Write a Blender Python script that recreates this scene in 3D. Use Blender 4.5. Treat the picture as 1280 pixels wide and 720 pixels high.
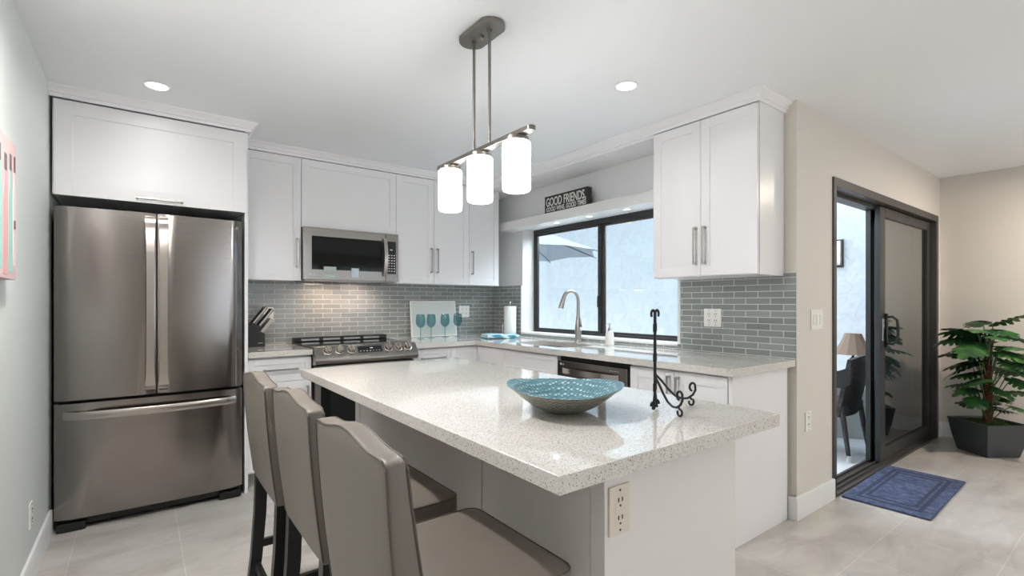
import bpy, bmesh, math, random
from math import pi, sin, cos, radians
from mathutils import Matrix, Vector

# ------------------------------------------------------------------ camera, world, lights, exposure
S = bpy.context.scene
for o in list(bpy.data.objects):
    bpy.data.objects.remove(o, do_unlink=True)
COL = S.collection
R = random.Random(7)

CAM_H = 1.24
YAW = 53.027                                   # view direction, degrees from +X
cd = bpy.data.cameras.new('camera')
cam = bpy.data.objects.new('camera', cd)
COL.objects.link(cam)
cam.location = (0, 0, CAM_H)
cam.rotation_euler = (pi / 2, 0, radians(YAW - 90))
cd.sensor_width = 36.0
cd.lens = 615.2 / 1280 * 36
cd.shift_y = 18.7 / 1280
cd.clip_start = 0.02
S.camera = cam

S.view_settings.view_transform = 'Standard'
S.view_settings.look = 'None'
S.view_settings.exposure = 1.02
S.view_settings.gamma = 1.0
S.view_settings.use_curve_mapping = False
S.cycles.use_denoising = True
S.cycles.max_bounces = 10
S.cycles.diffuse_bounces = 5
S.cycles.glossy_bounces = 5
S.cycles.transmission_bounces = 6
S.cycles.transparent_max_bounces = 12
S.cycles.caustics_reflective = False
S.cycles.caustics_refractive = False
S.cycles.sample_clamp_indirect = 6.0

W = bpy.data.worlds.new('sky')
S.world = W
W.use_nodes = True
bg = W.node_tree.nodes['Background']
bg.inputs[0].default_value = (0.68, 0.84, 1.0, 1)
bg.inputs[1].default_value = 0.72


def area(name, loc, rot, sx, sy, power, color=(1, 1, 1), shape='RECTANGLE', spread=pi):
    d = bpy.data.lights.new(name, 'AREA')
    d.shape = shape
    d.size = sx
    d.size_y = sy
    d.energy = power
    d.color = color
    d.spread = spread
    o = bpy.data.objects.new(name, d)
    COL.objects.link(o)
    o.location = loc
    o.rotation_euler = rot
    return o


# area lamps: stand-in daylight at the rear windows, added fill above window and patio
area('daylight_rear_window_a', (2.4, -3.90, 1.25), (radians(90), 0, 0), 1.6, 1.7, 5, (0.97, 0.985, 1.0))
area('daylight_rear_window_b', (4.6, -3.90, 1.25), (radians(90), 0, 0), 1.6, 1.7, 5, (0.97, 0.985, 1.0))
area('fill_over_kitchen_window', (3.62, 2.93, 2.42), (0, radians(66), 0), 0.6, 1.7, 45, (0.82, 0.91, 1.0))  # added outdoor lamp in place of sky, brightens the room through the window
area('fill_over_patio', (4.9, 2.7, 3.2), (0, 0, 0), 2.2, 2.0, 26, (0.74, 0.87, 1.0))  # added overhead lamp, lifts the shaded patio floor and chair
sd = bpy.data.lights.new('sun', 'SUN')
sd.energy = 9.0
sd.angle = radians(1.5)
sd.color = (1.0, 0.97, 0.94)
sun = bpy.data.objects.new('sun', sd)
COL.objects.link(sun)
sun.rotation_euler = Vector((0.0, 1.0, -0.80)).to_track_quat('-Z', 'Y').to_euler()
DOWN_W, PEND_E, PUCK_W = 6.0, 9.0, 0.25


# ------------------------------------------------------------------ materials
def lin(c):
    c = c / 255.0
    return c / 12.92 if c <= 0.04045 else ((c + 0.055) / 1.055) ** 2.4


def rgb(r, g, b):
    return (lin(r), lin(g), lin(b), 1)


def mat(name, col, rough=0.5, metal=0.0, **kw):
    m = bpy.data.materials.new(name)
    m.use_nodes = True
    p = m.node_tree.nodes['Principled BSDF']
    p.inputs['Base Color'].default_value = col
    p.inputs['Roughness'].default_value = rough
    p.inputs['Metallic'].default_value = metal
    for k, v in kw.items():
        p.inputs[k].default_value = v
    return m


class NT:
    def __init__(self, m):
        self.m = m
        self.t = m.node_tree
        self.p = self.t.nodes['Principled BSDF']

    def n(self, typ, **kw):
        x = self.t.nodes.new(typ)
        for k, v in kw.items():
            if k[0] == 'i' and k[1:].isdigit():
                x.inputs[int(k[1:])].default_value = v
            else:
                setattr(x, k, v)
        return x

    def l(self, a, ao, b, bi):
        self.t.links.new(a.outputs[ao], b.inputs[bi])

    def coords(self, scale=(1, 1, 1), loc=(0, 0, 0), world=False):
        c = self.n('ShaderNodeNewGeometry') if world else self.n('ShaderNodeTexCoord')
        mp = self.n('ShaderNodeMapping')
        mp.inputs['Scale'].default_value = scale
        mp.inputs['Location'].default_value = loc
        self.l(c, 'Position' if world else 'Object', mp, 0)
        return mp

    def ramp(self, stops, interp='LINEAR'):
        r = self.n('ShaderNodeValToRGB')
        r.color_ramp.interpolation = interp
        e = r.color_ramp.elements
        while len(e) < len(stops):
            e.new(0.5)
        for k, (pos, c) in enumerate(stops):
            e[k].position = pos
            e[k].color = c
        return r

    def mix(self, mode='MIX', fac=0.5):
        x = self.n('ShaderNodeMixRGB', blend_type=mode)
        x.inputs[0].default_value = fac
        return x

    def bump(self, src, out, strength, dist=0.01):
        b = self.n('ShaderNodeBump')
        b.inputs['Strength'].default_value = strength
        b.inputs['Distance'].default_value = dist
        self.l(src, out, b, 'Height')
        self.l(b, 0, self.p, 'Normal')
        return b


def noise_bump(m, scale, strength, dist=0.01, sc=(1, 1, 1), detail=3):
    k = NT(m)
    c = k.coords(sc)
    nz = k.n('ShaderNodeTexNoise')
    nz.inputs['Scale'].default_value = scale
    nz.inputs['Detail'].default_value = detail
    k.l(c, 0, nz, 0)
    k.bump(nz, 0, strength, dist)
    return m


M = {}
M['wall_cool'] = noise_bump(mat('wall_paint_pale_grey', rgb(222, 226, 223), 0.62), 60, 0.05)
M['wall_warm'] = noise_bump(mat('wall_paint_greige', rgb(220, 213, 205), 0.65), 60, 0.05)
M['wall_white'] = noise_bump(mat('wall_paint_white', rgb(230, 230, 231), 0.6), 60, 0.05)
M['ceiling'] = noise_bump(mat('ceiling_paint', rgb(240, 241, 242), 0.8), 40, 0.05)
M['trim'] = mat('white_trim_paint', rgb(232, 231, 229), 0.35)
M['cab'] = mat('white_cabinet_lacquer', rgb(238, 236, 237), 0.28)
M['cab_in'] = mat('cabinet_side_dark', rgb(90, 84, 80), 0.6)
M['isl'] = mat('island_panel_paint', rgb(227, 223, 220), 0.4)
M['toe'] = mat('toe_kick_beige', rgb(176, 170, 160), 0.6)
M['nickel'] = mat('brushed_nickel', rgb(176, 172, 166), 0.3, 1.0)
M['pewter'] = mat('satin_pewter', rgb(138, 133, 127), 0.38, 1.0)
M['chrome'] = mat('chrome', rgb(215, 215, 218), 0.12, 1.0)
M['bronze'] = mat('dark_bronze_aluminium', rgb(58, 58, 58), 0.42, 0.35)
M['bronze_b'] = mat('brown_grey_aluminium', rgb(84, 80, 77), 0.45, 0.4)
M['black'] = mat('black_plastic', rgb(20, 22, 22), 0.4)
M['blackglass'] = mat('black_glass', rgb(14, 18, 17), 0.06, **{'Specular IOR Level': 0.22})
M['iron'] = mat('black_wrought_iron', rgb(32, 33, 36), 0.45, 0.3)
M['plate'] = mat('white_plastic_plate', rgb(238, 236, 231), 0.35)
M['slot'] = mat('dark_slot', rgb(70, 50, 45), 0.6)
M['ivory'] = mat('ivory_plastic_plate', rgb(222, 214, 202), 0.4)
M['lens'] = mat('lamp_lens', rgb(255, 255, 255), 0.5)
M['lens'].node_tree.nodes['Principled BSDF'].inputs['Emission Color'].default_value = (1, 0.97, 0.92, 1)
M['lens'].node_tree.nodes['Principled BSDF'].inputs['Emission Strength'].default_value = 6.0
M['opal'] = mat('opal_glass_lit', rgb(255, 255, 255), 0.25)
M['opal'].node_tree.nodes['Principled BSDF'].inputs['Emission Color'].default_value = (0.97, 0.985, 1.0, 1)
M['opal'].node_tree.nodes['Principled BSDF'].inputs['Emission Strength'].default_value = PEND_E


def stainless(name, col, rough, sc=(2, 2, 260), strength=0.06):
    m = mat(name, col, rough, 1.0)
    k = NT(m)
    c = k.coords(sc)
    nz = k.n('ShaderNodeTexNoise')
    nz.inputs['Scale'].default_value = 1.0
    nz.inputs['Detail'].default_value = 4
    k.l(c, 0, nz, 0)
    k.bump(nz, 0, strength, 0.004)
    return m


M['steel'] = stainless('brushed_black_stainless', rgb(150, 143, 139), 0.17, (2, 2, 300), 0.07)
M['steel_l'] = stainless('brushed_stainless_light', rgb(188, 180, 174), 0.24)
M['steel_d'] = stainless('brushed_stainless_dark', rgb(146, 141, 136), 0.24)
M['fridge_side'] = mat('refrigerator_side_grey', rgb(52, 54, 54), 0.5)


def quartz():
    m = mat('speckled_quartz', rgb(208, 204, 198), 0.035)
    m.node_tree.nodes['Principled BSDF'].inputs['Coat Weight'].default_value = 0.3
    m.node_tree.nodes['Principled BSDF'].inputs['Coat Roughness'].default_value = 0.03
    k = NT(m)
    c = k.coords(world=True)
    v = k.n('ShaderNodeTexVoronoi')
    v.inputs['Scale'].default_value = 420
    k.l(c, 0, v, 'Vector')
    sep = k.n('ShaderNodeSeparateColor')
    k.l(v, 'Color', sep, 0)
    r1 = k.ramp([(0.0, rgb(158, 148, 136)), (0.05, rgb(172, 163, 152)), (0.08, rgb(210, 205, 198)), (0.5, rgb(219, 216, 211)), (0.82, rgb(224, 222, 218)), (0.92, rgb(200, 192, 182))])
    k.l(sep, 0, r1, 0)
    v2 = k.n('ShaderNodeTexVoronoi')
    v2.inputs['Scale'].default_value = 190
    k.l(c, 0, v2, 'Vector')
    sep2 = k.n('ShaderNodeSeparateColor')
    k.l(v2, 'Color', sep2, 0)
    r2 = k.ramp([(0.0, (1, 1, 1, 1)), (0.09, (1, 1, 1, 1)), (0.1, (0, 0, 0, 1))], 'CONSTANT')
    k.l(sep2, 1, r2, 0)
    r3 = k.ramp([(0.0, (1, 1, 1, 1)), (0.28, (1, 1, 1, 1)), (0.36, (0, 0, 0, 1))])
    k.l(v2, 'Distance', r3, 0)
    mu = k.mix('MULTIPLY', 1.0)
    k.l(r2, 0, mu, 1)
    k.l(r3, 0, mu, 2)
    mx = k.mix()
    k.l(mu, 0, mx, 0)
    k.l(r1, 0, mx, 1)
    mx.inputs[2].default_value = rgb(128, 118, 108)
    k.l(mx, 0, k.p, 'Base Color')
    return m


M['quartz'] = quartz()


def floor_tile():
    m = mat('grey_porcelain_floor', rgb(190, 184, 178), 0.3)
    k = NT(m)
    c = k.coords(loc=(0.278, -3.10 + 0.44 * 20, 0), world=True)
    b = k.n('ShaderNodeTexBrick', offset=0.0, squash=1.0)
    b.inputs['Scale'].default_value = 1.0
    b.inputs['Brick Width'].default_value = 0.44
    b.inputs['Row Height'].default_value = 0.44
    b.inputs['Mortar Size'].default_value = 0.0022
    b.inputs['Mortar Smooth'].default_value = 0.2
    b.inputs['Bias'].default_value = 0.0
    b.inputs['Color1'].default_value = (0.94, 0.94, 0.94, 1)
    b.inputs['Color2'].default_value = (1.0, 0.995, 0.985, 1)
    b.inputs['Mortar'].default_value = (1.16, 1.16, 1.15, 1)
    k.l(c, 0, b, 0)
    c2 = k.coords(scale=(0.9, 2.2, 1), world=True)
    nz = k.n('ShaderNodeTexNoise')
    nz.inputs['Scale'].default_value = 2.6
    nz.inputs['Detail'].default_value = 8
    nz.inputs['Roughness'].default_value = 0.62
    nz.inputs['Distortion'].default_value = 0.8
    k.l(c2, 0, nz, 0)
    r = k.ramp([(0.25, rgb(166, 160, 154)), (0.45, rgb(188, 182, 176)), (0.6, rgb(199, 194, 188)), (0.78, rgb(208, 204, 199))])
    k.l(nz, 0, r, 0)
    mu = k.mix('MULTIPLY', 1.0)
    k.l(r, 0, mu, 1)
    k.l(b, 'Color', mu, 2)
    k.l(mu, 0, k.p, 'Base Color')
    k.bump(b, 'Fac', -0.15, 0.002)
    return m


M['floor'] = floor_tile()


def glass_tile(axis, off):
    m = mat('grey_glass_tile_' + axis, rgb(135, 140, 138), 0.12)
    k = NT(m)
    g = k.n('ShaderNodeNewGeometry')
    sp = k.n('ShaderNodeSeparateXYZ')
    k.l(g, 'Position', sp, 0)
    cb = k.n('ShaderNodeCombineXYZ')
    k.l(sp, axis, cb, 0)
    k.l(sp, 'Z', cb, 1)
    mp = k.n('ShaderNodeMapping')
    mp.inputs['Location'].default_value = (off + 1.5, -1.349 + 0.0390 * 40, 0)
    k.l(cb, 0, mp, 0)
    b = k.n('ShaderNodeTexBrick', offset=0.5, squash=1.0)
    b.inputs['Scale'].default_value = 1.0
    b.inputs['Brick Width'].default_value = 0.150
    b.inputs['Row Height'].default_value = 0.0390
    b.inputs['Mortar Size'].default_value = 0.0023
    b.inputs['Mortar Smooth'].default_value = 0.1
    b.inputs['Bias'].default_value = 0.0
    b.inputs['Color1'].default_value = rgb(134, 139, 138)
    b.inputs['Color2'].default_value = rgb(152, 156, 155)
    b.inputs['Mortar'].default_value = rgb(208, 208, 204)
    k.l(mp, 0, b, 0)
    k.l(b, 'Color', k.p, 'Base Color')
    rr = k.ramp([(0, (0.1, 0.1, 0.1, 1)), (1, (0.6, 0.6, 0.6, 1))])
    k.l(b, 'Fac', rr, 0)
    k.l(rr, 0, k.p, 'Roughness')
    nz = k.n('ShaderNodeTexNoise')
    nz.inputs['Scale'].default_value = 22
    k.l(g, 'Position', nz, 0)
    inv = k.n('ShaderNodeMath', operation='MULTIPLY_ADD', i1=-1.0)
    k.l(b, 'Fac', inv, 0)
    ad = k.n('ShaderNodeMath', operation='MULTIPLY', i1=0.55)
    k.l(nz, 0, ad, 0)
    k.l(ad, 0, inv, 2)
    k.bump(inv, 0, 0.35, 0.0035)
    return m


M['tile_x'] = glass_tile('X', -0.853)
M['tile_y'] = glass_tile('Y', -1.716)


def clear_glass(name, tint, gloss=1.0, ior=1.5):
    m = bpy.data.materials.new(name)
    m.use_nodes = True
    t = m.node_tree
    t.nodes.remove(t.nodes['Principled BSDF'])
    out = t.nodes['Material Output']
    tr = t.nodes.new('ShaderNodeBsdfTransparent')
    tr.inputs[0].default_value = tint
    gl = t.nodes.new('ShaderNodeBsdfGlossy')
    gl.inputs['Roughness'].default_value = 0.01
    fr = t.nodes.new('ShaderNodeFresnel')
    fr.inputs[0].default_value = ior
    ge = t.nodes.new('ShaderNodeNewGeometry')
    io = t.nodes.new('ShaderNodeMapRange')
    io.inputs['To Min'].default_value = ior
    io.inputs['To Max'].default_value = 1.0 / ior
    t.links.new(ge.outputs['Backfacing'], io.inputs[0])
    t.links.new(io.outputs[0], fr.inputs[0])
    mu = t.nodes.new('ShaderNodeMath')
    mu.operation = 'MULTIPLY'
    mu.inputs[1].default_value = gloss
    mx = t.nodes.new('ShaderNodeMixShader')
    t.links.new(fr.outputs[0], mu.inputs[0])
    t.links.new(mu.outputs[0], mx.inputs[0])
    t.links.new(tr.outputs[0], mx.inputs[1])
    t.links.new(gl.outputs[0], mx.inputs[2])
    t.links.new(mx.outputs[0], out.inputs[0])
    return m


M['pane'] = clear_glass('window_glass', (0.93, 0.96, 0.97, 1))
M['door_pane'] = clear_glass('tinted_door_glass', (0.66, 0.70, 0.70, 1), 1.4, 4.6)
M['teal_glass'] = clear_glass('teal_goblet_glass', (0.66, 0.80, 0.82, 1), 1.0, 1.5)


def stucco():
    m = mat('white_stucco', rgb(206, 212, 214), 0.85)
    k = NT(m)
    c = k.coords(world=True)
    nz = k.n('ShaderNodeTexNoise')
    nz.inputs['Scale'].default_value = 9
    nz.inputs['Detail'].default_value = 6
    nz.inputs['Distortion'].default_value = 1.2
    k.l(c, 0, nz, 0)
    r = k.ramp([(0.3, rgb(188, 192, 194)), (0.55, rgb(196, 200, 202)), (0.7, rgb(201, 205, 207))])
    k.l(nz, 0, r, 0)
    k.l(r, 0, k.p, 'Base Color')
    k.bump(nz, 0, 0.35, 0.03)
    return m


M['stucco'] = stucco()
M['concrete'] = noise_bump(mat('patio_low_wall_paint', rgb(186, 188, 184), 0.85), 14, 0.35, 0.02)
M['patio'] = noise_bump(mat('pale_patio_tile', rgb(224, 226, 228), 0.4), 5, 0.05)
M['leather'] = noise_bump(mat('taupe_leather', rgb(118, 110, 102), 0.42), 140, 0.10, 0.004)
M['piping'] = mat('dark_taupe_piping', rgb(92, 84, 77), 0.5)
M['ebony'] = mat('ebony_wood', rgb(26, 24, 22), 0.38)


def ceramic_bowl(name, cols, sc):
    m = mat(name, rgb(120, 160, 168), 0.28, **{'Specular IOR Level': 0.28})
    k = NT(m)
    c = k.coords()
    v = k.n('ShaderNodeTexVoronoi')
    v.inputs['Scale'].default_value = sc
    v.inputs['Randomness'].default_value = 0.25
    k.l(c, 0, v, 'Vector')
    r = k.ramp(cols)
    k.l(v, 'Distance', r, 0)
    k.l(r, 0, k.p, 'Base Color')
    inv = k.n('ShaderNodeMath', operation='MULTIPLY', i1=-1.0)
    k.l(v, 'Distance', inv, 0)
    k.bump(inv, 0, 0.6, 0.012)
    return m


M['bowl_in'] = ceramic_bowl('teal_dotted_glaze', [(0.0, rgb(214, 228, 230)), (0.22, rgb(178, 204, 210)), (0.36, rgb(92, 134, 144)), (0.7, rgb(74, 116, 128))], 70)
M['bowl_out'] = ceramic_bowl('grey_beige_dotted_glaze', [(0.0, rgb(176, 172, 160)), (0.3, rgb(150, 148, 138)), (0.55, rgb(112, 112, 106))], 85)
M['paper'] = mat('paper_white', rgb(238, 238, 235), 0.9)
M['soap'] = mat('white_ceramic', rgb(236, 234, 230), 0.25)
M['board'] = mat('pale_board', rgb(212, 216, 212), 0.25)


def towel():
    m = mat('teal_striped_towel', rgb(110, 178, 196), 0.95)
    k = NT(m)
    c = k.coords()
    w = k.n('ShaderNodeTexWave', wave_type='BANDS', bands_direction='Y')
    w.inputs['Scale'].default_value = 7
    w.inputs['Distortion'].default_value = 0.6
    k.l(c, 0, w, 0)
    r = k.ramp([(0.0, rgb(82, 158, 182)), (0.55, rgb(124, 186, 202)), (0.72, rgb(226, 238, 240))])
    k.l(w, 0, r, 0)
    k.l(r, 0, k.p, 'Base Color')
    return m


M['towel'] = towel()


def rugmat():
    m = mat('blue_cotton_rug', rgb(88, 98, 134), 1.0)
    k = NT(m)
    c = k.coords()
    nz = k.n('ShaderNodeTexNoise')
    nz.inputs['Scale'].default_value = 30
    nz.inputs['Detail'].default_value = 6
    k.l(c, 0, nz, 0)
    r = k.ramp([(0.3, rgb(50, 57, 82)), (0.5, rgb(67, 76, 104)), (0.7, rgb(86, 95, 122))])
    k.l(nz, 0, r, 0)
    k.l(r, 0, k.p, 'Base Color')
    k.bump(nz, 0, 0.8, 0.01)
    return m


M['rug'] = rugmat()
M['rug_d'] = noise_bump(mat('dark_blue_rug_band', rgb(46, 52, 74), 1.0), 60, 0.8)
M['pot'] = noise_bump(mat('charcoal_planter', rgb(66, 70, 74), 0.38), 12, 0.15)
M['moss'] = noise_bump(mat('green_moss', rgb(62, 88, 34), 0.95), 60, 1.0, 0.03)
M['stem'] = mat('plant_stem_green', rgb(92, 110, 70), 0.6)
M['bark'] = noise_bump(mat('coir_pole_brown', rgb(104, 62, 44), 0.9), 70, 1.0, 0.02)


def leafmat():
    m = mat('green_leaf', rgb(52, 96, 44), 0.4)
    k = NT(m)
    c = k.coords()
    nz = k.n('ShaderNodeTexNoise')
    nz.inputs['Scale'].default_value = 7
    k.l(c, 0, nz, 0)
    r = k.ramp([(0.3, rgb(26, 62, 36)), (0.5, rgb(42, 88, 42)), (0.7, rgb(76, 124, 50))])
    k.l(nz, 0, r, 0)
    k.l(r, 0, k.p, 'Base Color')
    return m


M['leaf'] = leafmat()


def wicker():
    m = mat('dark_brown_wicker', rgb(58, 50, 48), 0.5)
    k = NT(m)
    c = k.coords(scale=(90, 90, 90))
    ch = k.n('ShaderNodeTexWave', wave_type='BANDS', bands_direction='Z')
    ch.inputs['Scale'].default_value = 0.35
    k.l(c, 0, ch, 0)
    ch2 = k.n('ShaderNodeTexWave', wave_type='BANDS', bands_direction='X')
    ch2.inputs['Scale'].default_value = 0.35
    k.l(c, 0, ch2, 0)
    mu = k.mix('MULTIPLY', 1.0)
    k.l(ch, 0, mu, 1)
    k.l(ch2, 0, mu, 2)
    r = k.ramp([(0.0, rgb(32, 28, 28)), (0.6, rgb(82, 72, 66))])
    k.l(mu, 0, r, 0)
    k.l(r, 0, k.p, 'Base Color')
    k.bump(mu, 0, 0.8, 0.006)
    return m


M['wicker'] = wicker()
M['shade'] = noise_bump(mat('brown_lamp_shade', rgb(150, 126, 108), 0.85), 40, 0.2)
M['umb'] = mat('grey_parasol_fabric', rgb(108, 116, 125), 0.9)
M['umb_d'] = mat('parasol_rib_dark', rgb(84, 92, 100), 0.6)
M['green_mat'] = mat('green_door_mat', rgb(40, 134, 108), 0.95)
M['sign_b'] = mat('black_painted_board', rgb(42, 42, 41), 0.6)
M['sign_w'] = mat('worn_white_lettering', rgb(222, 220, 214), 0.7)
M['pink'] = noise_bump(mat('pink_canvas', rgb(212, 184, 184), 0.85), 8, 0.3)
M['pink_d'] = mat('salmon_bottle_paint', rgb(212, 164, 164), 0.85)
M['mint'] = mat('mint_bottle_paint', rgb(158, 200, 190), 0.85)
M['pale_pink'] = mat('pale_pink_bottle_paint', rgb(228, 204, 202), 0.85)
M['umber'] = mat('umber_paint', rgb(112, 82, 76), 0.85)
M['grey_paint'] = mat('grey_paint', rgb(110, 108, 106), 0.85)
M['display'] = mat('dark_display', rgb(24, 26, 30), 0.15)
M['mark'] = mat('pale_print', rgb(214, 214, 212), 0.5)
M['sticker_a'] = mat('pale_green_label', rgb(176, 196, 184), 0.5)
M['sticker_b'] = mat('pale_blue_label', rgb(196, 206, 220), 0.5)
M['knob'] = mat('satin_knob_metal', rgb(190, 182, 174), 0.25, 1.0)
M['knife'] = mat('knife_steel_rivet', rgb(178, 168, 160), 0.35, 0.8)


# ------------------------------------------------------------------ mesh helpers
def frameM(o, u, n):
    """local a -> u, b -> Z, c -> n (outward)."""
    u = Vector(u).normalized()
    n = Vector(n).normalized()
    m = Matrix.Identity(4)
    v = Vector((0, 0, 1))
    for r_ in range(3):
        m[r_][0], m[r_][1], m[r_][2], m[r_][3] = u[r_], v[r_], n[r_], o[r_]
    return m


WORLD = {}


class MB:
    def __init__(self, m=None):
        self.bm = bmesh.new()
        self.M = m or Matrix.Identity(4)
        self.wn = False

    def add(self, verts, faces):
        vs = [self.bm.verts.new(self.M @ Vector(v)) for v in verts]
        fs = []
        for f in faces:
            try:
                fs.append(self.bm.faces.new([vs[i] for i in f]))
            except ValueError:
                pass
        return vs, fs

    def box(self, x0, y0, z0, x1, y1, z1, bev=0.0, seg=2):
        x0, x1 = min(x0, x1), max(x0, x1)
        y0, y1 = min(y0, y1), max(y0, y1)
        z0, z1 = min(z0, z1), max(z0, z1)
        v = [(x0, y0, z0), (x1, y0, z0), (x1, y1, z0), (x0, y1, z0), (x0, y0, z1), (x1, y0, z1), (x1, y1, z1), (x0, y1, z1)]
        f = [(0, 3, 2, 1), (4, 5, 6, 7), (0, 1, 5, 4), (1, 2, 6, 5), (2, 3, 7, 6), (3, 0, 4, 7)]
        vs, fs = self.add(v, f)
        if bev > 0:
            self.wn = True
            ed = set()
            for q in fs:
                ed.update(q.edges)
            bmesh.ops.bevel(self.bm, geom=list(ed), offset=bev, segments=seg, profile=0.5, affect='EDGES', clamp_overlap=True)
        return self

    def prism(self, poly, c0, c1, bev=0.0):
        """poly in local a,b; extruded along c."""
        n = len(poly)
        v = [(p[0], p[1], c0) for p in poly] + [(p[0], p[1], c1) for p in poly]
        f = [tuple(range(n))[::-1], tuple(range(n, 2 * n))]
        f += [(i, (i + 1) % n, n + (i + 1) % n, n + i) for i in range(n)]
        vs, fs = self.add(v, f)
        if bev > 0:
            self.wn = True
            ed = set()
            for q in fs[:2]:
                ed.update(q.edges)
            bmesh.ops.bevel(self.bm, geom=list(ed), offset=bev, segments=2, profile=0.5, affect='EDGES', clamp_overlap=True)
        return self

    def sweep(self, pts, prof, up=(0, 0, 1), scales=None, cap=True):
        """prof: list of 2D points (side, up) ; pts 3D path."""
        pts = [Vector(p) for p in pts]
        n, k = len(pts), len(prof)
        up = Vector(up)
        V = []
        for i, p in enumerate(pts):
            t = (pts[min(i + 1, n - 1)] - pts[max(i - 1, 0)]).normalized()
            s = t.cross(up)
            if s.length < 1e-5:
                s = t.cross(Vector((1, 0, 0)))
            s.normalize()
            w = s.cross(t).normalized()
            sc = scales[i] if scales else (1, 1)
            if not isinstance(sc, tuple):
                sc = (sc, sc)
            V += [tuple(p + s * (q[0] * sc[0]) + w * (q[1] * sc[1])) for q in prof]
        F = []
        for i in range(n - 1):
            for j in range(k):
                F.append((i * k + j, i * k + (j + 1) % k, (i + 1) * k + (j + 1) % k, (i + 1) * k + j))
        if cap:
            F.append(tuple(range(k))[::-1])
            F.append(tuple((n - 1) * k + j for j in range(k)))
        self.add(V, F)
        return self

    def tube(self, pts, r, seg=10, cap=True):
        pts = [Vector(p) for p in pts]
        n = len(pts)
        rs = r if isinstance(r, (list, tuple)) else [r] * n
        t0 = (pts[1] - pts[0]).normalized()
        a = Vector((0, 0, 1)) if abs(t0.z) < 0.9 else Vector((1, 0, 0))
        s = t0.cross(a).normalized()
        V = []
        for i, p in enumerate(pts):
            t = (pts[min(i + 1, n - 1)] - pts[max(i - 1, 0)]).normalized()
            s = (s - t * s.dot(t)).normalized()
            w = t.cross(s)
            V += [tuple(p + (s * cos(2 * pi * j / seg) + w * sin(2 * pi * j / seg)) * rs[i]) for j in range(seg)]
        F = []
        for i in range(n - 1):
            for j in range(seg):
                F.append((i * seg + j, i * seg + (j + 1) % seg, (i + 1) * seg + (j + 1) % seg, (i + 1) * seg + j))
        if cap:
            F.append(tuple(range(seg))[::-1])
            F.append(tuple((n - 1) * seg + j for j in range(seg)))
        self.add(V, F)
        return self

    def lathe(self, prof, c=(0, 0, 0), seg=32, fn=None, closed=False, cap=True):
        """prof (r,z) list about local z at c."""
        V, F = [], []
        n = len(prof)
        for (r, z) in prof:
            for j in range(seg):
                a = 2 * pi * j / seg
                rr, zz = (r, z) if fn is None else fn(r, z, a)
                V.append((c[0] + rr * cos(a), c[1] + rr * sin(a), c[2] + zz))
        for i in range(n - 1):
            for j in range(seg):
                F.append((i * seg + j, i * seg + (j + 1) % seg, (i + 1) * seg + (j + 1) % seg, (i + 1) * seg + j))
        if closed:
            for j in range(seg):
                F.append(((n - 1) * seg + j, (n - 1) * seg + (j + 1) % seg, (j + 1) % seg, j))
        elif cap:
            if prof[0][0] > 1e-6:
                F.append(tuple(range(seg))[::-1])
            if prof[-1][0] > 1e-6:
                F.append(tuple((n - 1) * seg + j for j in range(seg)))
        self.add(V, F)
        bmesh.ops.remove_doubles(self.bm, verts=[v for v in self.bm.verts], dist=1e-6)
        return self

    def path_profile(self, path, prof):
        """plan path (x,y) with a mitred closed profile (out, z); out is to the right of travel."""
        n, k = len(path), len(prof)
        P = [Vector((p[0], p[1])) for p in path]
        V = []
        for i in range(n):
            d0 = (P[i] - P[i - 1]).normalized() if i > 0 else None
            d1 = (P[i + 1] - P[i]).normalized() if i < n - 1 else None
            d0 = d0 or d1
            d1 = d1 or d0
            n0 = Vector((d0.y, -d0.x))
            n1 = Vector((d1.y, -d1.x))
            m = (n0 + n1).normalized()
            s = 1.0 / max(0.3, m.dot(n0))
            for (o_, z) in prof:
                q = P[i] + m * (o_ * s)
                V.append((q.x, q.y, z))
        F = []
        for i in range(n - 1):
            for j in range(k):
                F.append((i * k + j, i * k + (j + 1) % k, (i + 1) * k + (j + 1) % k, (i + 1) * k + j))
        F.append(tuple(range(k)))
        F.append(tuple((n - 1) * k + j for j in range(k))[::-1])
        self.add(V, F)
        return self

    def mesh(self, me):
        self.bm.from_mesh(me)
        return self

    def build(self, name, m, parent=None, smooth=35, origin=None):
        bm = self.bm
        bmesh.ops.recalc_face_normals(bm, faces=bm.faces)
        if parent is not None:
            base = WORLD[parent.name]
        else:
            if origin is None:
                xs = [v.co for v in bm.verts]
                lo = Vector((min(v.x for v in xs), min(v.y for v in xs), min(v.z for v in xs)))
                hi = Vector((max(v.x for v in xs), max(v.y for v in xs), max(v.z for v in xs)))
                origin = ((lo.x + hi.x) / 2, (lo.y + hi.y) / 2, lo.z)
            base = Matrix.Translation(origin)
        bm.transform(base.inverted())
        me = bpy.data.meshes.new(name)
        bm.to_mesh(me)
        bm.free()
        if smooth:
            me.shade_smooth()
            me.set_sharp_from_angle(angle=radians(smooth))
        me.materials.append(M[m] if isinstance(m, str) else m)
        o = bpy.data.objects.new(name, me)
        COL.objects.link(o)
        if self.wn and smooth:
            wm = o.modifiers.new('weighted', 'WEIGHTED_NORMAL')
            wm.keep_sharp = True
            wm.weight = 100
        if parent is not None:
            o.parent = parent
        else:
            o.matrix_world = base
        WORLD[o.name] = base
        return o


def tag(o, label, cat, group=None, kind=None):
    o['label'] = label
    o['category'] = cat
    if group:
        o['group'] = group
    if kind:
        o['kind'] = kind
    return o


def thing(name, loc, label, cat, group=None, rz=0.0):
    o = bpy.data.objects.new(name, None)
    o.empty_display_size = 0.1
    COL.objects.link(o)
    o.location = loc
    o.rotation_euler = (0, 0, rz)
    WORLD[o.name] = Matrix.Translation(loc) @ Matrix.Rotation(rz, 4, 'Z')
    return tag(o, label, cat, group)


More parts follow.
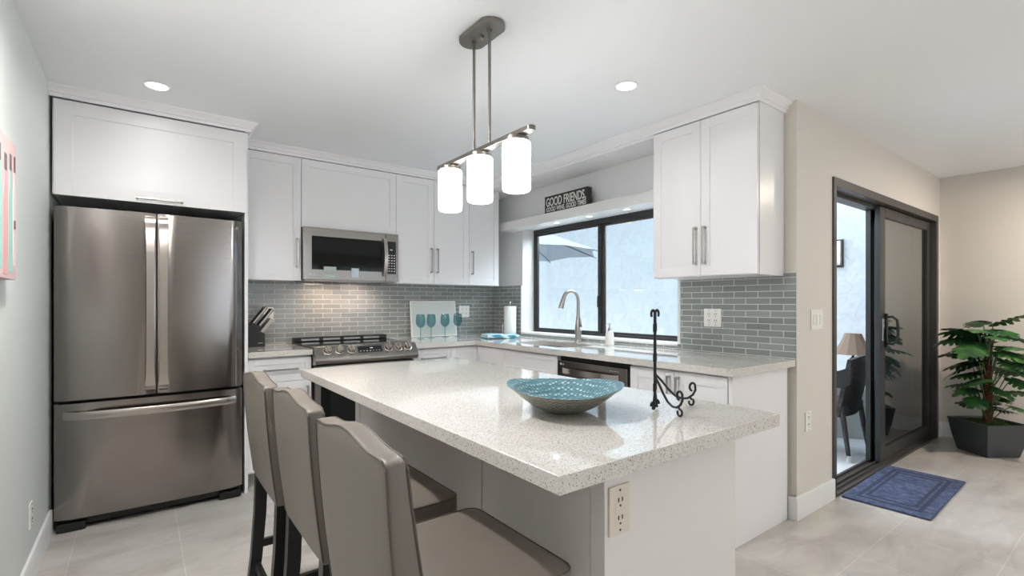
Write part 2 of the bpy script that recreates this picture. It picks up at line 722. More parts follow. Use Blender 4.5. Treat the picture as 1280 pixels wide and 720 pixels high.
def struct(name, loc=(0, 0, 0)):
    o = bpy.data.objects.new(name, None)
    COL.objects.link(o)
    o.location = loc
    WORLD[o.name] = Matrix.Translation(loc)
    o['kind'] = 'structure'
    return o


def st(o):
    o['kind'] = 'structure'
    return o


def copy_tree(root, loc, label, group=None, rz=None):
    """a copy of a thing with copies of its parts and sub-parts."""
    c = root.copy()
    COL.objects.link(c)
    c.location = loc
    if rz is not None:
        c.rotation_euler = (0, 0, rz)
    c['label'] = label
    if group:
        c['group'] = group
    for ch in list(root.children):
        d = ch.copy()
        COL.objects.link(d)
        d.parent = c
        for g in list(ch.children):
            e = g.copy()
            COL.objects.link(e)
            e.parent = d
    return c


def text_me(s, size, depth, bold=0.0, sx=1.0, align='LEFT'):
    cu = bpy.data.curves.new('lettering', 'FONT')
    cu.body = s
    cu.size = size
    cu.extrude = depth
    cu.offset = bold
    cu.align_x = align
    ob = bpy.data.objects.new('lettering', cu)
    COL.objects.link(ob)
    dg = bpy.context.evaluated_depsgraph_get()
    me = bpy.data.meshes.new_from_object(ob.evaluated_get(dg))
    bpy.data.objects.remove(ob, do_unlink=True)
    bpy.data.curves.remove(cu)
    for v in me.vertices:
        v.co.x *= sx
    return me


def text_on(mb, F, a, b, c, s, size, depth=0.0006, bold=0.0, sx=1.0, width=None, align='LEFT'):
    me = text_me(s, size, depth, bold, sx, align)
    if width:
        xs = [v.co.x for v in me.vertices]
        k = width / (max(xs) - min(xs))
        x0 = min(xs)
        for v in me.vertices:
            v.co.x = (v.co.x - x0) * k
    me.transform(F @ Matrix.Translation((a, b, c)))
    mb.bm.from_mesh(me)
    bpy.data.meshes.remove(me)


def arc(c, r, a0, a1, n=8):
    return [(c[0] + r * cos(a0 + (a1 - a0) * i / n), c[1] + r * sin(a0 + (a1 - a0) * i / n)) for i in range(n + 1)]


def rrect(x0, y0, x1, y1, r, n=6):
    return (arc((x1 - r, y1 - r), r, 0, pi / 2, n) + arc((x0 + r, y1 - r), r, pi / 2, pi, n)
            + arc((x0 + r, y0 + r), r, pi, 1.5 * pi, n) + arc((x1 - r, y0 + r), r, 1.5 * pi, 2 * pi, n))


# ------------------------------------------------------------------ room measures (metres)
XL, XW, XF = -0.395, 3.0, 5.98            # side wall, window wall, far wall
YB, YD, YR = 4.304, 1.272, -4.0           # back wall, patio-door wall, rear wall
CZ = 2.405                                # ceiling
WY0, WY1, WZ0, WZ1 = 2.05, 3.815, 0.955, 1.965     # kitchen window opening
DX0, DX1, DZ = 3.51, 5.86, 2.035                   # patio door opening
TILE_T = 1.413

# ------------------------------------------------------------------ structure
b = MB()
b.box(XL - 0.2, YR - 0.2, -0.12, XF + 0.2, YD + 0.14, 0)
b.box(XL - 0.2, YD + 0.14, -0.12, XW + 0.2, YB + 0.2, 0)
st(b.build('floor', 'floor', smooth=0, origin=(0, 0, 0)))
b = MB()
b.box(XL - 0.2, YR - 0.2, CZ, XF + 0.2, YD + 0.14, CZ + 0.12)
b.box(XL - 0.2, YD + 0.14, CZ, XW + 0.2, YB + 0.2, CZ + 0.12)
st(b.build('ceiling', 'ceiling', smooth=0))
st(MB().box(XL - 0.14, YR, 0, XL, YB, CZ).build('wall_left', 'wall_cool', smooth=0))
st(MB().box(XL - 0.14, YB, 0, XW + 0.2, YB + 0.14, CZ).build('wall_back', 'wall_cool', smooth=0))
b = MB()
b.box(XW, 1.345, 0, XW + 0.2, WY0, CZ)
b.box(XW, WY1, 0, XW + 0.2, YB, CZ)
b.box(XW, WY0, 0, XW + 0.2, WY1, WZ0)
b.box(XW, WY0, WZ1, XW + 0.2, WY1, CZ)
st(b.build('wall_window', 'wall_white', smooth=0))
b = MB()
b.box(XW, YD, 0, XW + 0.2, 1.345, CZ)
b.box(XW + 0.2, YD, 0, DX0, YD + 0.14, CZ)
b.box(DX1, YD, 0, XF + 0.14, YD + 0.14, CZ)
b.box(DX0, YD, DZ, DX1, YD + 0.14, CZ)
st(b.build('wall_patio', 'wall_warm', smooth=0))
st(MB().box(XF, YR, 0, XF + 0.14, YD, CZ).build('wall_far', 'wall_warm', smooth=0))
b = MB()
b.box(XL, YR - 0.14, 0, 1.5, YR, CZ)
b.box(3.3, YR - 0.14, 0, 3.7, YR, CZ)
b.box(5.5, YR - 0.14, 0, XF, YR, CZ)
for x0, x1 in ((1.5, 3.3), (3.7, 5.5)):
    b.box(x0, YR - 0.14, 0, x1, YR, 0.35)
    b.box(x0, YR - 0.14, 2.15, x1, YR, CZ)
st(b.build('wall_rear', 'wall_warm', smooth=0))
for k, (x0, x1) in enumerate(((1.5, 3.3), (3.7, 5.5))):
    w = struct('window_%d' % (k + 2), ((x0 + x1) / 2, YR - 0.06, 0.35))
    f = MB()
    for a0, a1, z0, z1 in ((x0, x0 + 0.05, 0.35, 2.15), (x1 - 0.05, x1, 0.35, 2.15), (x0 + 0.05, x1 - 0.05, 0.35, 0.4), (x0 + 0.05, x1 - 0.05, 2.1, 2.15), ((x0 + x1) / 2 - 0.03, (x0 + x1) / 2 + 0.03, 0.4, 2.1)):
        f.box(a0, YR - 0.10, z0, a1, YR - 0.04, z1)
    f.build('window_frame', 'trim', w)
    MB().box(x0 + 0.05, YR - 0.075, 0.4, x1 - 0.05, YR - 0.07, 2.1).build('glass_pane', 'pane', w, smooth=0)

# baseboards (out, z)
BB = [(0, 0), (0.015, 0), (0.015, 0.122), (0.010, 0.13), (0, 0.13)]
st(MB().path_profile([(XL, YR), (XL, 3.6)], BB).build('baseboard_left', 'trim'))
st(MB().path_profile([(DX0 - 0.002, YD), (XW - 0.012, YD), (XW - 0.012, YD + 0.036)][::-1], BB).build('baseboard_patio', 'trim'))
st(MB().path_profile([(XF, YD), (XF, YR)], BB).build('baseboard_far', 'trim'))
st(MB().path_profile([(DX1, YD), (XF - 0.015, YD)], BB).build('baseboard_corner', 'trim'))

# backsplash tile
b = MB()
b.box(0.557, YB - 0.008, 0.914, XW, YB, TILE_T)
st(b.build('trim_1', 'tile_x', smooth=0))
b = MB()
b.box(XW - 0.008, YD + 0.003, 0.914, XW, 2.028, TILE_T)
b.box(XW - 0.008, 2.028, 0.914, XW, 3.825, 0.939)
b.box(XW - 0.008, 3.825, 0.914, XW, YB - 0.008, TILE_T)
st(b.build('trim_2', 'tile_y', smooth=0))
# window casing
b = MB()
b.box(XW - 0.012, 2.028, 0.939, XW, WY0, TILE_T, 0.002)
b.box(XW - 0.012, 3.815, 0.939, XW, 3.828, TILE_T, 0.002)
b.box(XW - 0.012, 2.028, 0.939, XW, 3.825, WZ0, 0.002)
b.box(XW, WY0, WZ0 - 0.002, XW + 0.145, WY1, WZ0 + 0.001)
b.box(XW, WY1 - 0.003, WZ0, XW + 0.145, WY1, WZ1)
b.box(XW, WY0, WZ0, XW + 0.145, WY0 + 0.003, WZ1)
st(b.build('trim_3', 'trim'))
# ledge over the window, soffit above it
LX = 2.86
st(MB().box(LX, 2.03, 1.952, XW, 4.0, 2.033, 0.002).build('trim_4', 'trim'))
b = MB()
b.box(2.695, 2.03, 2.328, XW, 3.93, CZ)
b.box(2.81, 3.93, 2.328, XW, YB, CZ)
st(b.build('trim_5', 'cab', smooth=0))
# crown moulding round the cabinets
CR = [(0.0, 2.345), (0.010, 2.345), (0.013, 2.36), (0.022, 2.366), (0.026, 2.378), (0.042, 2.39), (0.048, 2.398), (0.048, CZ), (-0.02, CZ), (-0.02, 2.35)]
st(MB().path_profile([(XL, 3.575), (0.557, 3.575), (0.557, 3.952), (2.692, 3.952), (2.692, 1.34), (XW, 1.34)], CR).build('trim_6', 'cab'))

# ------------------------------------------------------------------ kitchen window
w = struct('window_1', (XW + 0.16, 2.93, WZ0))
X0 = XW + 0.143
f = MB()
f.box(X0, WY0, WZ0, X0 + 0.05, WY0 + 0.03, WZ1, 0.002)
f.box(X0, WY1 - 0.03, WZ0, X0 + 0.05, WY1, WZ1, 0.002)
f.box(X0, WY0 + 0.03, WZ0, X0 + 0.05, WY1 - 0.03, WZ0 + 0.022, 0.002)
f.box(X0, WY0 + 0.03, WZ1 - 0.045, X0 + 0.05, WY1 - 0.03, WZ1, 0.002)
f.build('window_frame', 'bronze', w)


def sash(y0, y1, x, mname, stile_l=0.028, stile_r=0.028):
    q = MB()
    z0, z1 = WZ0 + 0.022, WZ1 - 0.045
    q.box(x, y0, z0, x + 0.018, y0 + stile_r, z1, 0.0015)
    q.box(x, y1 - stile_l, z0, x + 0.018, y1, z1, 0.0015)
    q.box(x, y0 + stile_r, z0, x + 0.018, y1 - stile_l, z0 + 0.018, 0.0015)
    q.box(x, y0 + stile_r, z1 - 0.02, x + 0.018, y1 - stile_l, z1, 0.0015)
    s = q.build('sash', mname, w)
    MB().box(x + 0.007, y0 + stile_r, z0 + 0.018, x + 0.011, y1 - stile_l, z1 - 0.02).build('glass_pane', 'pane', s, smooth=0)
    return s


sl = sash(2.915, WY1 - 0.03, X0 + 0.004, 'bronze', 0.026, 0.034)
MB().box(X0 - 0.012, 2.925, 1.20, X0 + 0.004, 2.945, 1.30, 0.003).build('latch', 'bronze', sl)
sash(WY0 + 0.03, 2.935, X0 + 0.027, 'bronze_b', 0.045, 0.018)

# ------------------------------------------------------------------ patio door
d = struct('door_1', ((DX0 + DX1) / 2, YD + 0.07, 0))
f = MB()
f.box(DX0 - 0.012, YD - 0.012, 1.985, DX1 + 0.012, YD + 0.14, DZ + 0.006, 0.002)
f.box(DX0 - 0.012, YD - 0.012, 0, DX0 + 0.03, YD + 0.14, 1.985, 0.002)
f.box(DX1 - 0.05, YD - 0.012, 0, DX1 + 0.012, YD + 0.14, 1.985, 0.002)
f.build('door_frame', 'bronze_b', d)
f = MB()
f.box(DX0 + 0.03, YD - 0.010, 0, DX1 - 0.05, YD + 0.14, 0.018, 0.002)
for yy in (0.02, 0.055, 0.105):
    f.box(DX0 + 0.03, YD + yy, 0.018, DX1 - 0.05, YD + yy + 0.008, 0.034)
f.build('door_track', 'bronze_b', d)
f = MB()
f.box(DX0 + 0.03, YD + 0.06, 1.955, DX1 - 0.05, YD + 0.135, 1.985)
f.build('head_track', 'bronze', d)


def door_panel(name, x0, x1, y, sw, mname):
    q = MB()
    q.box(x0, y, 0.03, x0 + sw, y + 0.034, 1.975, 0.003)
    q.box(x1 - sw * 0.8, y, 0.03, x1, y + 0.034, 1.975, 0.003)
    q.box(x0 + sw, y, 0.03, x1 - sw * 0.8, y + 0.034, 0.13, 0.003)
    q.box(x0 + sw, y, 1.90, x1 - sw * 0.8, y + 0.034, 1.975, 0.003)
    p = q.build(name, mname, d)
    MB().box(x0 + sw, y + 0.014, 0.13, x1 - sw * 0.8, y + 0.020, 1.90).build('glass_pane', 'door_pane', p, smooth=0)
    return p


sp = door_panel('sliding_panel', 4.47, 5.78, YD + 0.028, 0.11, 'bronze')
door_panel('fixed_panel', 4.47, 5.80, YD + 0.09, 0.09, 'bronze')
hd = MB()
hx = 4.575
hd.tube([(hx, YD + 0.03, 0.93), (hx + 0.0, YD - 0.02, 0.925), (hx + 0.01, YD - 0.045, 0.95), (hx + 0.012, YD - 0.05, 1.0), (hx + 0.012, YD - 0.05, 1.06), (hx + 0.01, YD - 0.045, 1.11), (hx, YD - 0.02, 1.135), (hx, YD + 0.03, 1.13)], 0.010, 10)
hd.box(hx - 0.018, YD + 0.012, 0.90, hx + 0.018, YD + 0.03, 1.16, 0.004)
hd.build('door_handle', 'black', sp)
MB().box(4.50, YD + 0.018, 0.95, 4.535, YD + 0.03, 1.12, 0.003).build('lock_plate', 'chrome', sp)

# ------------------------------------------------------------------ outside: patio
st(MB().box(XW + 0.2, YD + 0.14, -0.12, 9.0, 12.0, -0.015).build('patio_floor', 'patio', smooth=0))
b = MB()
b.box(6.6, YD + 0.3, -0.1, 6.8, 5.2, 2.95)
b.box(6.6, 5.2, -0.1, 6.8, 12.0, 2.62)
st(b.build('wall_garden', 'stucco', smooth=0))
b = MB()
p0, p1 = Vector((5.60, 1.24)), Vector((4.43, 2.93))
dv = (p1 - p0).normalized()
nv = Vector((dv.y, -dv.x))
P = [p0, p1, p1 + nv * 0.55, p0 + nv * 0.55]
q0 = p0 + dv * ((1.43 - p0.y) / dv.y)
q3 = p0 + nv * 0.55 + dv * ((1.43 - (p0 + nv * 0.55).y) / dv.y)
P = [q0, p1, p1 + nv * 0.55, q3]
b.prism([(v.x, v.y) for v in P], -0.02, 0.455)
st(b.build('wall_planter', 'concrete', smooth=0))

# ------------------------------------------------------------------ cabinet helpers
def shaker(F, a0, b0, a1, b1, name, parent, t=0.02, rail=0.057, m='cab'):
    g = 0.0015
    a0, a1, b0, b1 = a0 + g, a1 - g, b0 + g, b1 - g
    q = MB(F)
    q.box(a0 + 0.001, b0 + 0.001, 0, a1 - 0.001, b1 - 0.001, t - 0.007)
    q.box(a0, b0, 0.0, a0 + rail, b1, t, 0.0012)
    q.box(a1 - rail, b0, 0.0, a1, b1, t, 0.0012)
    q.box(a0 + rail, b0, 0.0, a1 - rail, b0 + rail, t, 0.0012)
    q.box(a0 + rail, b1 - rail, 0.0, a1 - rail, b1, t, 0.0012)
    return q.build(name, m, parent)


def slab(F, a0, b0, a1, b1, name, parent, t=0.02, m='cab'):
    return MB(F).box(a0 + 0.0015, b0 + 0.0015, 0, a1 - 0.0015, b1 - 0.0015, t, 0.0012).build(name, m, parent)


def pull(F, a, b, length, parent, vertical=True, t=0.02, out=0.032, w=0.012):
    q = MB(F)
    h = length / 2
    if vertical:
        q.box(a - w / 2, b - h, t + out - 0.008, a + w / 2, b + h, t + out, 0.002)
        for s in (-1, 1):
            q.box(a - w / 2, b + s * h - (0.012 if s > 0 else 0), t - 0.001, a + w / 2, b + s * h + (0 if s > 0 else 0.012), t + out - 0.008)
    else:
        q.box(a - h, b - w / 2, t + out - 0.008, a + h, b + w / 2, t + out, 0.002)
        for s in (-1, 1):
            q.box(a + s * h - (0.012 if s > 0 else 0), b - w / 2, t - 0.001, a + s * h + (0 if s > 0 else 0.012), b + w / 2, t + out - 0.008)
    return q.build('handle', 'nickel', parent)


FB = lambda y: frameM((0, y, 0), (1, 0, 0), (0, -1, 0))      # fronts facing the island, a = x
FR = lambda x: frameM((x, 0, 0), (0, 1, 0), (-1, 0, 0))      # fronts on the window wall, a = y


def z90(F):
    return F


# --- tall refrigerator surround
c = thing('refrigerator_cabinet', (0.08, 3.95, 0), 'white shaker cabinet surround over the stainless refrigerator, with one wide lift-up door', 'cabinet', 'white shaker cabinets')
b = MB()
b.box(XL + 0.012, 3.598, 1.83, 0.535, YB - 0.004, 2.345)
b.build('body', 'cab', c, smooth=0)
MB().box(0.535, 3.60, 0.0, 0.555, YB - 0.01, 2.345, 0.001).build('end_panel', 'cab', c)
F = FB(3.597)
dd = shaker(F, XL + 0.018, 1.822, 0.545, 2.340, 'door', c, rail=0.075)
pull(F, 0.088, 1.846, 0.225, dd, False)

# --- upper cabinets on the back wall
UZ0, UZ1, UY = 1.413, 2.345, 3.97


def upper(x0, x1, z0, doors, name, label, pulls):
    c = thing(name, ((x0 + x1) / 2, 4.13, z0), label, 'cabinet', 'white shaker cabinets')
    MB().box(x0 + 0.001, UY + 0.001, z0, x1 - 0.001, YB - 0.004, UZ1).build('body', 'cab', c, smooth=0)
    F = FB(UY)
    for (a0, a1, side) in doors:
        dd = shaker(F, a0, z0 - 0.006, a1, UZ1 - 0.003, 'door', c)
        if side:
            pull(F, a1 - 0.03 if side > 0 else a0 + 0.03, z0 + 0.205, 0.22, dd)
    return c


upper(0.559, 0.970, UZ0, [(0.559, 0.970, 1)], 'upper_cabinet', 'white upper cabinet with one door between the refrigerator surround and the microwave', 1)
upper(0.970, 1.738, 1.826, [(0.970, 1.738, 0)], 'upper_cabinet', 'short wide white upper cabinet directly above the microwave', 0)
upper(1.738, 2.468, UZ0, [(1.738, 2.098, 1), (2.098, 2.468, -1)], 'upper_cabinet', 'white two-door upper cabinet above the teal goblets, beside the microwave', 2)
upper(2.468, 2.812, UZ0, [(2.468, 2.812, -1)], 'upper_cabinet', 'white single-door upper cabinet in the corner beside the window', 1)

# --- upper cabinet on the window wall
c = thing('upper_cabinet', (2.85, 1.685, 1.405), 'white two-door upper cabinet hung between the kitchen window and the wall end', 'cabinet', 'white shaker cabinets')
MB().box(2.713, 1.341, 1.398, XW - 0.003, 2.029, 2.345).build('body', 'cab', c, smooth=0)
F = FR(2.711)
for a0, a1, hx in ((1.343, 1.685, 1.655), (1.685, 2.029, 1.715)):
    dd = shaker(F, a0, 1.402, a1, 2.342, 'door', c)
    pull(F, hx, 1.585, 0.225, dd)

# --- base cabinets
BZ0, BZ1, BY = 0.10, 0.874, 3.665


def base_back(x0, x1, label, handle_side, y1=YB - 0.004, door=True):
    c = thing('base_cabinet', ((x0 + x1) / 2, 3.97, 0), label, 'cabinet', 'white shaker cabinets')
    MB().box(x0 + 0.001, BY + 0.001, BZ0, x1 - 0.001, y1, BZ1).build('body', 'cab', c, smooth=0)
    MB().box(x0 + 0.001, BY + 0.06, 0, x1 - 0.001, y1, BZ0).build('toe_kick', 'toe', c, smooth=0)
    F = FB(BY)
    dr = shaker(F, x0, 0.70, x1, 0.862, 'drawer', c, rail=0.04)
    pull(F, (x0 + x1) / 2, 0.785, 0.22, dr, False)
    dd = shaker(F, x0, 0.11, x1, 0.70, 'door', c)
    pull(F, x1 - 0.03 if handle_side > 0 else x0 + 0.03, 0.56, 0.20, dd)
    return c


base_back(0.559, 0.964, 'white base cabinet with drawer under the knife block, between refrigerator and range', 1)
base_back(1.755, 2.10, 'white base cabinet with drawer under the teal goblets, beside the range', -1)
c = thing('base_cabinet', (2.55, 4.0, 0), 'white corner base cabinet under the folded teal towel', 'cabinet', 'white shaker cabinets')
b = MB()
b.box(2.101, BY + 0.001, BZ0, 2.999, YB - 0.004, BZ1)
b.box(2.381, 3.29, BZ0, 2.99, BY, BZ1)
b.build('body', 'cab', c, smooth=0)
b = MB()
b.box(2.101, BY + 0.06, 0, 2.99, YB - 0.004, BZ0)
b.box(2.44, 3.29, 0, 2.99, BY + 0.06, BZ0)
b.build('toe_kick', 'toe', c, smooth=0)
shaker(FB(BY), 2.10, 0.11, 2.36, 0.862, 'door', c, rail=0.05)
XB = 2.38
F = FR(XB)
shaker(F, 3.29, 0.11, 3.645, 0.862, 'door', c, rail=0.05)

c = thing('sink_cabinet', (2.68, 2.94, 0), 'white sink base cabinet below the undermount sink and window', 'cabinet', 'white shaker cabinets')
MB().box(XB + 0.001, 2.601, BZ0, 2.99, 3.288, 0.64).build('body', 'cab', c, smooth=0)
MB().box(XB + 0.001, 2.601, 0.64, XB + 0.02, 3.288, BZ1).build('apron', 'cab', c, smooth=0)
MB().box(XB + 0.06, 2.601, 0, 2.99, 3.288, BZ0).build('toe_kick', 'toe', c, smooth=0)
shaker(F, 2.60, 0.70, 3.29, 0.862, 'false_front', c, rail=0.04)
for a0, a1, hx in ((2.60, 2.945, 2.915), (2.945, 3.29, 2.975)):
    dd = shaker(F, a0, 0.11, a1, 0.70, 'door', c)
    pull(F, hx, 0.56, 0.20, dd)

c = thing('base_cabinet', (2.68, 1.62, 0), 'white two-door base cabinet with end panel, at the open end of the window counter', 'cabinet', 'white shaker cabinets')
MB().box(XB + 0.001, 1.328, BZ0, 2.975, 1.948, BZ1).build('body', 'cab', c, smooth=0)
MB().box(XB + 0.06, 1.328, 0, 2.975, 1.948, BZ0).build('toe_kick', 'toe', c, smooth=0)
MB().box(XB - 0.012, 1.306, 0, 2.962, 1.328, BZ1, 0.001).build('end_panel', 'cab', c)
for a0, a1, hx in ((1.330, 1.640, 1.612), (1.640, 1.948, 1.668)):
    dd = shaker(F, a0, 0.11, a1, 0.862, 'door', c)
    pull(F, hx, 0.735, 0.20, dd)

# --- dishwasher
c = thing('dishwasher', (2.67, 2.27, 0), 'dark stainless dishwasher built in beneath the window counter', 'dishwasher')
MB().box(XB + 0.01, 1.955, 0.10, 2.97, 2.595, 0.868).build('body', 'black', c, smooth=0)
b = MB()
b.box(XB - 0.03, 1.962, 0.12, XB + 0.008, 2.588, 0.838, 0.004)
pn = b.build('door', 'steel_d', c)
b = MB()
b.sweep([(XB - 0.028, 2.03, 0.775), (XB - 0.055, 2.06, 0.775), (XB - 0.066, 2.15, 0.775), (XB - 0.07, 2.275, 0.775), (XB - 0.066, 2.40, 0.775), (XB - 0.055, 2.49, 0.775), (XB - 0.028, 2.53, 0.775)], [(-0.008, -0.018), (0.008, -0.018), (0.008, 0.018), (-0.008, 0.018)])
b.build('handle', 'steel_l', pn)
b = MB()
Fd = frameM((XB - 0.030, 0, 0), (0, -1, 0), (-1, 0, 0))
text_on(b, Fd, -2.540, 0.808, 0.0, 'LG', 0.018)
b.build('brand_lettering', 'mark', pn)
MB(Fd).prism(arc((-2.552, 0.814), 0.008, 0, 2 * pi * 15 / 16, 15), 0, 0.0006).build('brand_emblem', 'mark', pn)
b = MB(Fd)
for k in range(4):
    b.box(-2.10 + k * 0.02, 0.812, 0, -2.09 + k * 0.02, 0.815, 0.0006)
b.build('button_print', 'mark', pn)
MB().box(XB + 0.04, 1.957, 0, 2.9, 2.593, 0.10).build('toe_kick', 'black', c, smooth=0)

# --- worktops
def top_with_hole(outer, hole, z0, z1):
    bm = bmesh.new()
    loops = [outer] + ([hole] if hole else [])
    edges = []
    for lp in loops:
        vs = [bm.verts.new((p[0], p[1], z1)) for p in lp]
        for i in range(len(vs)):
            edges.append(bm.edges.new((vs[i], vs[(i + 1) % len(vs)])))
    r_ = bmesh.ops.triangle_fill(bm, edges=edges, use_beauty=True)
    fs = [g for g in r_['geom'] if isinstance(g, bmesh.types.BMFace)]
    ex = bmesh.ops.extrude_face_region(bm, geom=fs)
    bmesh.ops.translate(bm, verts=[g for g in ex['geom'] if isinstance(g, bmesh.types.BMVert)], vec=(0, 0, z0 - z1))
    q = MB()
    q.bm.free()
    q.bm = bm
    return q


b = MB()
b.box(0.558, 3.612, 0.876, 0.965, YB - 0.009, 0.914, 0.003)
tag(b.build('countertop', 'quartz'), 'short quartz worktop under the knife block between refrigerator and range', 'countertop', 'quartz worktops')
CX = 2.318
outer = [(1.752, 3.605), (CX, 3.605), (CX, 1.276), (XW - 0.009, 1.276), (XW - 0.009, YB - 0.009), (1.752, YB - 0.009)]
SX0, SX1, SY0, SY1 = 2.45, 2.80, 2.62, 3.27
b = top_with_hole(outer, rrect(SX0, SY0, SX1, SY1, 0.09)[::-1], 0.876, 0.914)
tag(b.build('countertop', 'quartz', smooth=30), 'long L-shaped quartz worktop with the sink, running under the window', 'countertop', 'quartz worktops')

# --- sink
c = thing('kitchen_sink', ((SX0 + SX1) / 2, (SY0 + SY1) / 2, 0.66), 'stainless undermount sink set in the window counter', 'sink')
q = MB()
rings = []
for off, z in ((0.012, 0.8755), (-0.002, 0.8755), (-0.004, 0.80), (-0.012, 0.70), (-0.05, 0.672)):
    rings.append([(p[0], p[1], z) for p in rrect(SX0 - off, SY0 - off, SX1 + off, SY1 + off, 0.09 + min(off, 0) * 0.3)])
n = len(rings[0])
V = [p for r_ in rings for p in r_]
Fc = [(i * n + j, i * n + (j + 1) % n, (i + 1) * n + (j + 1) % n, (i + 1) * n + j) for i in range(len(rings) - 1) for j in range(n)]
Fc.append(tuple((len(rings) - 1) * n + j for j in range(n)))
q.add(V, Fc)
q.build('basin', 'steel_l', c)
MB().lathe([(0.001, 0.676), (0.03, 0.676), (0.042, 0.674), (0.045, 0.6725)], ((SX0 + SX1) / 2, 2.95, 0), 24).build('drain', 'chrome', c)

# ------------------------------------------------------------------ refrigerator
c = thing('refrigerator', (0.07, 3.9, 0), 'dark stainless french-door refrigerator with a bottom freezer drawer, against the pale side wall', 'refrigerator')
FX0, FX1, FY = -0.374, 0.518, 3.55
MB().box(FX0 + 0.006, 3.625, 0.05, FX1 - 0.006, 4.27, 1.745, 0.004).build('body', 'fridge_side', c)


def bowed(x0, x1, y, sag, depth, rl, rr):
    """plan outline of a door front, bowed towards the room."""
    pts = []
    n = 14
    for i in range(n + 1):
        t = i / n
        x = x0 + (x1 - x0) * t
        e = 0.0
        if t * (x1 - x0) < rl:
            e = rl - math.sqrt(max(0, rl * rl - (rl - t * (x1 - x0)) ** 2))
        if (1 - t) * (x1 - x0) < rr:
            e = rr - math.sqrt(max(0, rr * rr - (rr - (1 - t) * (x1 - x0)) ** 2))
        pts.append((x, y - sag * (1 - (2 * (x - (FX0 + FX1) / 2) / (FX1 - FX0)) ** 2) + e))
    return pts + [(x1, y + depth), (x0, y + depth)]


FM = 0.072
for (x0, x1, rl, rr, s) in ((FX0, FM - 0.003, 0.02, 0.006, -1), (FM + 0.003, FX1, 0.006, 0.03, 1)):
    q = MB()
    q.prism(bowed(x0, x1, FY, 0.014, 0.065, rl, rr), 0.712, 1.760, 0.002)
    dr = q.build('door', 'steel', c, smooth=50)
    hx = FM + s * 0.032
    yy = FY - 0.012
    path, scl = [], []
    for (o_, z, wd) in ((-0.004, 0.735, 1.0), (0.012, 0.745, 1.25), (0.034, 0.785, 1.2), (0.044, 0.83, 1.0), (0.048, 0.95, 0.92), (0.05, 1.1, 0.9), (0.05, 1.35, 0.9), (0.048, 1.52, 0.92), (0.044, 1.64, 1.0), (0.034, 1.69, 1.2), (0.012, 1.73, 1.25), (-0.004, 1.74, 1.0)):
        path.append((hx, yy - o_, z))
        scl.append((wd, 1.0))
    q = MB()
    q.sweep(path, [(-0.020, -0.008), (-0.012, -0.014), (0.012, -0.014), (0.020, -0.008), (0.020, 0.006), (-0.020, 0.006)], up=(0, -1, 0), scales=scl)
    q.build('handle', 'steel_l', dr, smooth=40)
    if s > 0:
        q = MB()
        Ff = frameM((0, FY + 0.0062, 0), (1, 0, 0), (0, -1, 0))
        text_on(q, Ff, FX1 - 0.052, 1.706, 0.008, 'LG', 0.022, 0.001)
        q.build('brand_lettering', 'mark', dr)
        MB(Ff).prism(arc((FX1 - 0.066, 1.714), 0.010, 0, 2 * pi * 15 / 16, 15), 0.006, 0.009).build('brand_emblem', 'mark', dr)
        q = MB(Ff)
        q.box(FX1 - 0.095, 0.728, -0.002, FX1 - 0.035, 0.742, 0.0075)
        q.build('energy_label', 'mark', dr)
q = MB()
q.prism(bowed(FX0, FX1, FY, 0.014, 0.065, 0.02, 0.03), 0.072, 0.695, 0.002)
dr = q.build('freezer_drawer', 'steel', c, smooth=50)
q = MB()
pth = []
for i in range(17):
    t = i / 16
    x = FX0 + 0.045 + t * (FX1 - FX0 - 0.09)
    e = min(1, min(t, 1 - t) / 0.09)
    yb = FY - 0.014 * (1 - (2 * (x - FM) / (FX1 - FX0)) ** 2)
    pth.append((x, yb + 0.004 - 0.03 * math.sqrt(max(0, 1 - (1 - e) ** 2)) - 0.034 * sin(pi * t), 0.632))
q.sweep(pth, [(-0.006, -0.021), (0.007, -0.021), (0.012, -0.010), (0.012, 0.010), (0.007, 0.021), (-0.006, 0.021)])
q.build('handle', 'steel_l', dr, smooth=40)
b = MB()
b.box(FX0 + 0.01, 3.595, 0.02, FX1 - 0.01, 3.64, 0.07, 0.003)
b.build('base_grille', 'black', c)
for xx in (FX0 + 0.07, FX1 - 0.07):
    MB().box(xx - 0.06, 3.562, 0.0, xx + 0.06, 3.66, 0.05, 0.008).build('foot', 'black', c)

# ------------------------------------------------------------------ range
c = thing('range', (1.36, 3.95, 0), 'stainless slide-in range with six front knobs and a black glass cooktop', 'range')
RX0, RX1 = 0.974, 1.744
MB().box(RX0, 3.655, 0.09, RX1, 4.26, 0.905).build('body', 'black', c, smooth=0)
MB().box(RX0 + 0.02, 3.70, 0.0, RX1 - 0.02, 4.22, 0.09).build('base', 'black', c, smooth=0)
MB().box(RX0 - 0.004, 3.628, 0.905, RX1 + 0.004, 4.255, 0.926, 0.003).build('cooktop', 'blackglass', c)
b = MB()
b.box(RX0 - 0.002, 4.175, 0.926, RX1 + 0.002, 4.255, 0.962, 0.006)
vt = b.build('rear_vent', 'black', c)
b = MB()
for k in range(4):
    b.box(RX0 + 0.05 + k * 0.17, 4.172, 0.934, RX0 + 0.19 + k * 0.17, 4.177, 0.950)
b.build('vent_grille', 'steel_d', vt)
prof = [(3.655, 0.926), (3.628, 0.928), (3.612, 0.924), (3.566, 0.868), (3.553, 0.850), (3.549, 0.832), (3.553, 0.814), (3.566, 0.802), (3.655, 0.798)]
b = MB(Matrix(((0, 0, 1, 0), (1, 0, 0, 0), (0, 1, 0, 0), (0, 0, 0, 1))))
b.prism(prof, RX0 - 0.006, RX1 + 0.006, 0.004)
cp = b.build('control_panel', 'steel_d', c, smooth=40)
cn = Vector((0, -0.056, 0.046)).normalized()
cu_ = Vector((0, 0.046, 0.056)).normalized()


